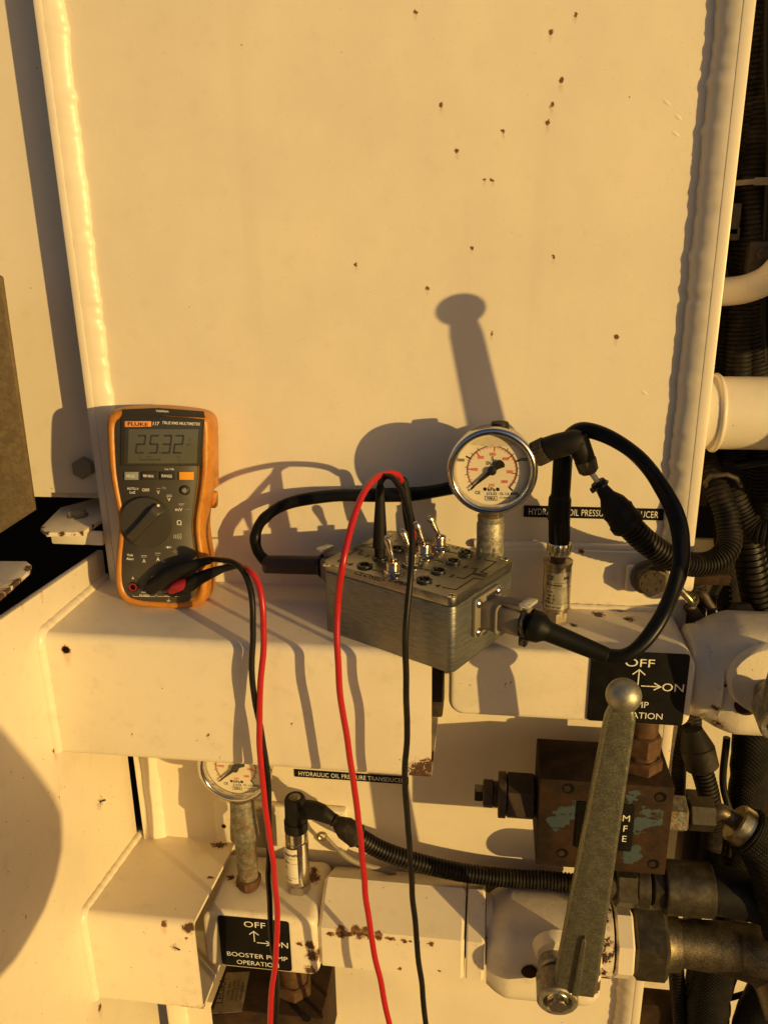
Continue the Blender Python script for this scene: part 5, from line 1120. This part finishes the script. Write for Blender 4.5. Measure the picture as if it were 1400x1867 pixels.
# braided and corrugated hoses low right
def btube(label, L_, r, mat='braid'):
    P = resample(cr_(pw(L_), 12), .5); b = B(); sd = random.random() * 50
    b.tube(P, lambda i, u: r * (1 + .08 * noise.noise(V((i * .35, sd, 0)))), 20); tag(obj('sleeved_hose', b, MT[mat]), label, 'hose', 'black sleeved hoses in the bay')
btube('thick black sleeved hose hanging straight below the upper valve', [(1372, 1290, 3), (1370, 1360, 3), (1362, 1450, 3), (1350, 1530, 3), (1335, 1610, 4), (1330, 1700, 5)], 1.75)
btube('black sleeved hose dropping below the bronze pipe', [(1310, 1700, 2), (1305, 1760, 1), (1292, 1820, 0), (1288, 1900, 0)], 2.1)
btube('black sleeved hose in the bottom right corner', [(1430, 1770, -1), (1400, 1810, -1), (1375, 1860, -1), (1365, 1930, -1)], 1.9)
btube('dark sleeved hose at right edge beside the thick pipe', [(1402, 870, 9), (1400, 960, 9), (1398, 1040, 9)], 1.4)
btube('dark sleeved hose behind the shiny corrugated hose', [(1330, 1120, 8), (1325, 1000, 8), (1330, 1180, 8)][:2] + [(1322, 900, 10)], 1.1)
btube('thick dark hose lying behind the sleeved elbow at right', [(1300, 1640, 6), (1345, 1600, 5), (1400, 1585, 5), (1440, 1580, 5)], 1.8)
ctube('corrugated_hose', 'corrugated conduit with dusty boot between block and sleeved hose', pw([(1262, 1355, 1), (1278, 1400, .5), (1292, 1450, 0), (1298, 1500, 0), (1294, 1550, .5), (1280, 1600, 1), (1270, 1650, 1.5)]), 1.0, MT['conduit2'])
b = B(); p, q = at(1262, 1330, 1.3), at(1281, 1402, .4); b.cyl(p, p.lerp(q, .45), .9, 1.5, 24); b.cyl(p.lerp(q, .45), q, 1.55, 1.5, 24, .15); tag(obj('conduit_boot', b, MT['conduit2']), 'dusty black boot on the conduit right of the rusty block', 'conduit boot')
ctube('corrugated_hose', 'corrugated hose below the big hex nut, left one', pw([(1232, 1760, 1), (1236, 1820, .5), (1242, 1900, 0)]), .8, MT['conduit'])
ctube('corrugated_hose', 'corrugated hose below the big hex nut, right one', pw([(1268, 1740, 3), (1262, 1790, 2.5), (1252, 1840, 2), (1250, 1920, 2)]), .75, MT['conduit'])
b = B(); b.box(at(1262, 1520, 3) , (2.4, 2.5, 9), .5); tag(obj('dark_valve_body', b, MT['boltm']), 'dark boxy valve body behind the elbow fitting at right', 'valve body')
b = B(); b.box(at(1395, 1500, 8), (3.0, 2, 16), .4); tag(obj('brown_post', b, MT['rust']), 'brown rusted post deep behind the hoses at the right edge', 'post')
b = B(); b.box(at(1215, 1845, 2), (7, 2.5, 4), .6); tag(obj('rusty_lug', b, MT['rust']), 'rusty lug at the bottom just right of the wall edge', 'lug')
for lab, L_, r_ in (('thin black cable hanging beside the corrugated hoses at top right', [(1402, -40, 3), (1398, 120, 3.2), (1404, 260, 3.4), (1396, 420, 4), (1388, 520, 5), (1392, 660, 6)], .32),
        ('thin dark cable crossing behind the tube rail', [(1318, 380, 8), (1330, 470, 7), (1345, 600, 7), (1338, 720, 8)], .3),
        ('thin cable sagging below the thick pipe', [(1268, 840, 6), (1300, 852, 4), (1350, 848, 4), (1410, 838, 5)], .35),
        ('black cable dropping from the curved conduit to the shackle', [(1330, 1010, 2), (1318, 1050, 2.5), (1300, 1085, 2.5), (1296, 1125, 2)], .38),
        ('dark cable between the sleeved hose and the rusty block', [(1325, 1345, 3), (1318, 1430, 2.5), (1335, 1500, 2), (1328, 1560, 2)], .34),
        ('thin cable crossing at the bottom right corner', [(1235, 1800, 2), (1300, 1822, 1), (1350, 1815, .5), (1410, 1790, .5)], .3)):
    b = B(); b.tube(cr_(pw(L_), 10), r_, 10); tag(obj('loose_cable', b, MT['cable']), lab, 'cable', 'loose cables in the bay')
b = B(); p = at(1384, 470, 4); b.box(p, (2.0, 1.2, 2.6), .3); b.hexn(p + V((0, -.6, .3)), (0, -1, 0), .5, .4); tag(obj('junction_clip', b, MT['boltm']), 'small dark bolted clip on the hoses above the tube rail', 'clip')
b = B(); b.hexn(at(1345, 1120, 3), (.3, -1, .2), 1.3, 1.0); b.cyl(at(1345, 1120, 5), at(1345, 1120, 3), 1.0); tag(obj('pipe_plug', b, MT['boltm']), 'dark hex plug behind the upper valve', 'plug')
b = B(); b.hexn(at(1262, 1700, 1.5), (0, 0, -1), 1.2, 1.6); b.cyl(at(1262, 1700, 1.5), at(1262, 1640, 1.5), .9); tag(obj('hose_end', b, MT['zinc']), 'small olive hose end behind the bronze pipe', 'hose fitting')
# added post, unseen past the right edge, shaped to keep the bay in shade
b = B(); b.box((37, 3.5, 10.5), (5, 29, 34), .5); b.prism([(-11, -11.5), (-2, -9.8), (18, -9.8), (18, -21), (-4, -21), (-11, -17)], 34.5, 39.5, .4, M=frame((0, 0, 0), (0, 1, 0), (1, 0, 0))); tag(obj('shade_post', b, paint('post_paint', speck=.5)), 'added cream post, unseen beyond the right edge, shading the bay', 'shade post')

# ================================================================== THE PHOTOGRAPHER (behind the camera; the arm casts the shadow at lower left)
ph = thing('person', 'person in a dark work jacket holding a phone, standing behind the camera', 'person', (5, -108, -150))
def skin(name, verts, edges, rad, mat, root=0, sub=2):
    me = bpy.data.meshes.new(name); me.from_pydata([tuple((ORG[ph.name].inverted() @ V(v)) * S) for v in verts], edges, [])
    o = bpy.data.objects.new(name, me); C.objects.link(o); o.parent = ph; me.materials.append(mat)
    md = o.modifiers.new('s', 'SKIN'); md.use_smooth_shade = True
    for i, r in enumerate(rad):
        r = (r, r) if not isinstance(r, tuple) else r
        me.skin_vertices[0].data[i].radius = (r[0] * S, r[1] * S); me.skin_vertices[0].data[i].use_root = (i == root)
    o.modifiers.new('u', 'SUBSURF').levels = sub; o.modifiers['u'].render_levels = sub; return o
jk = plain('dark_work_cloth', (.05, .06, .08), .9, vary=.2); skn = plain('skin', (.42, .25, .16), .6, vary=.06)
skin('body', [(5, -108, -60), (5, -107, -45), (5, -106, -25), (5, -104, -10), (5, -102, -2), (5, -99, 3), (5, -97, 8), (5, -97, 16),
    (-13, -106, -8), (-24, -92, -30), (-8, -72, -8), (22, -106, -8), (29, -67.6, -41.5), (8, -70, -5),
    (-5, -108, -66), (-6, -106, -104), (-6, -108, -142), (-6, -98, -147), (15, -108, -66), (16, -106, -104), (16, -108, -142), (16, -98, -147)],
    [(0, 1), (1, 2), (2, 3), (3, 4), (4, 5), (5, 6), (6, 7), (3, 8), (8, 9), (9, 10), (3, 11), (11, 12), (12, 13), (0, 14), (14, 15), (15, 16), (16, 17), (0, 18), (18, 19), (19, 20), (20, 21)],
    [(15, 11), (14, 10), (16, 11), (15, 10), (7, 6), 6, (8, 9.5), (6, 7.5), 7, 5, 3.4, 7, 7.1, 3.4, 9, 6.5, 4.5, 4, 9, 6.5, 4.5, 4], jk)
skin('face', [(5, -93, 3), (5, -92, 8), (5, -92, 14), (5, -87, 8.5)], [(0, 1), (1, 2), (1, 3)], [5, 7, 6, 1.2], skn)
for s_, hx in ((-1, -7.5), (1, 7.5)):
    hv = [(hx * 1.0, -70, -6), (hx, -68.8, -2)]; he = [(0, 1)]; hr_ = [2.2, 2.4]
    for k in range(4):
        i0 = len(hv); hv += [(hx - s_ * .8, -68.4, -3 + k * 1.7), (hx - s_ * 2.6, -67.9, -3.2 + k * 1.7), (hx - s_ * 4.0, -68.0, -3.4 + k * 1.7)]; he += [(1, i0), (i0, i0 + 1), (i0 + 1, i0 + 2)]; hr_ += [.85, .8, .65]
    i0 = len(hv); hv += [(hx - s_ * .3, -70.6, -1), (hx - s_ * 2.4, -71, 1)]; he += [(1, i0), (i0, i0 + 1)]; hr_ += [.95, .75]
    skin('hand', hv, he, hr_, skn)
b = B(); b.box((0, -67.3, 0), (15.5, .8, 7.4), .3); tag(obj('phone', b, MT['jack']), 'phone held by the photographer, taking the picture', 'phone')
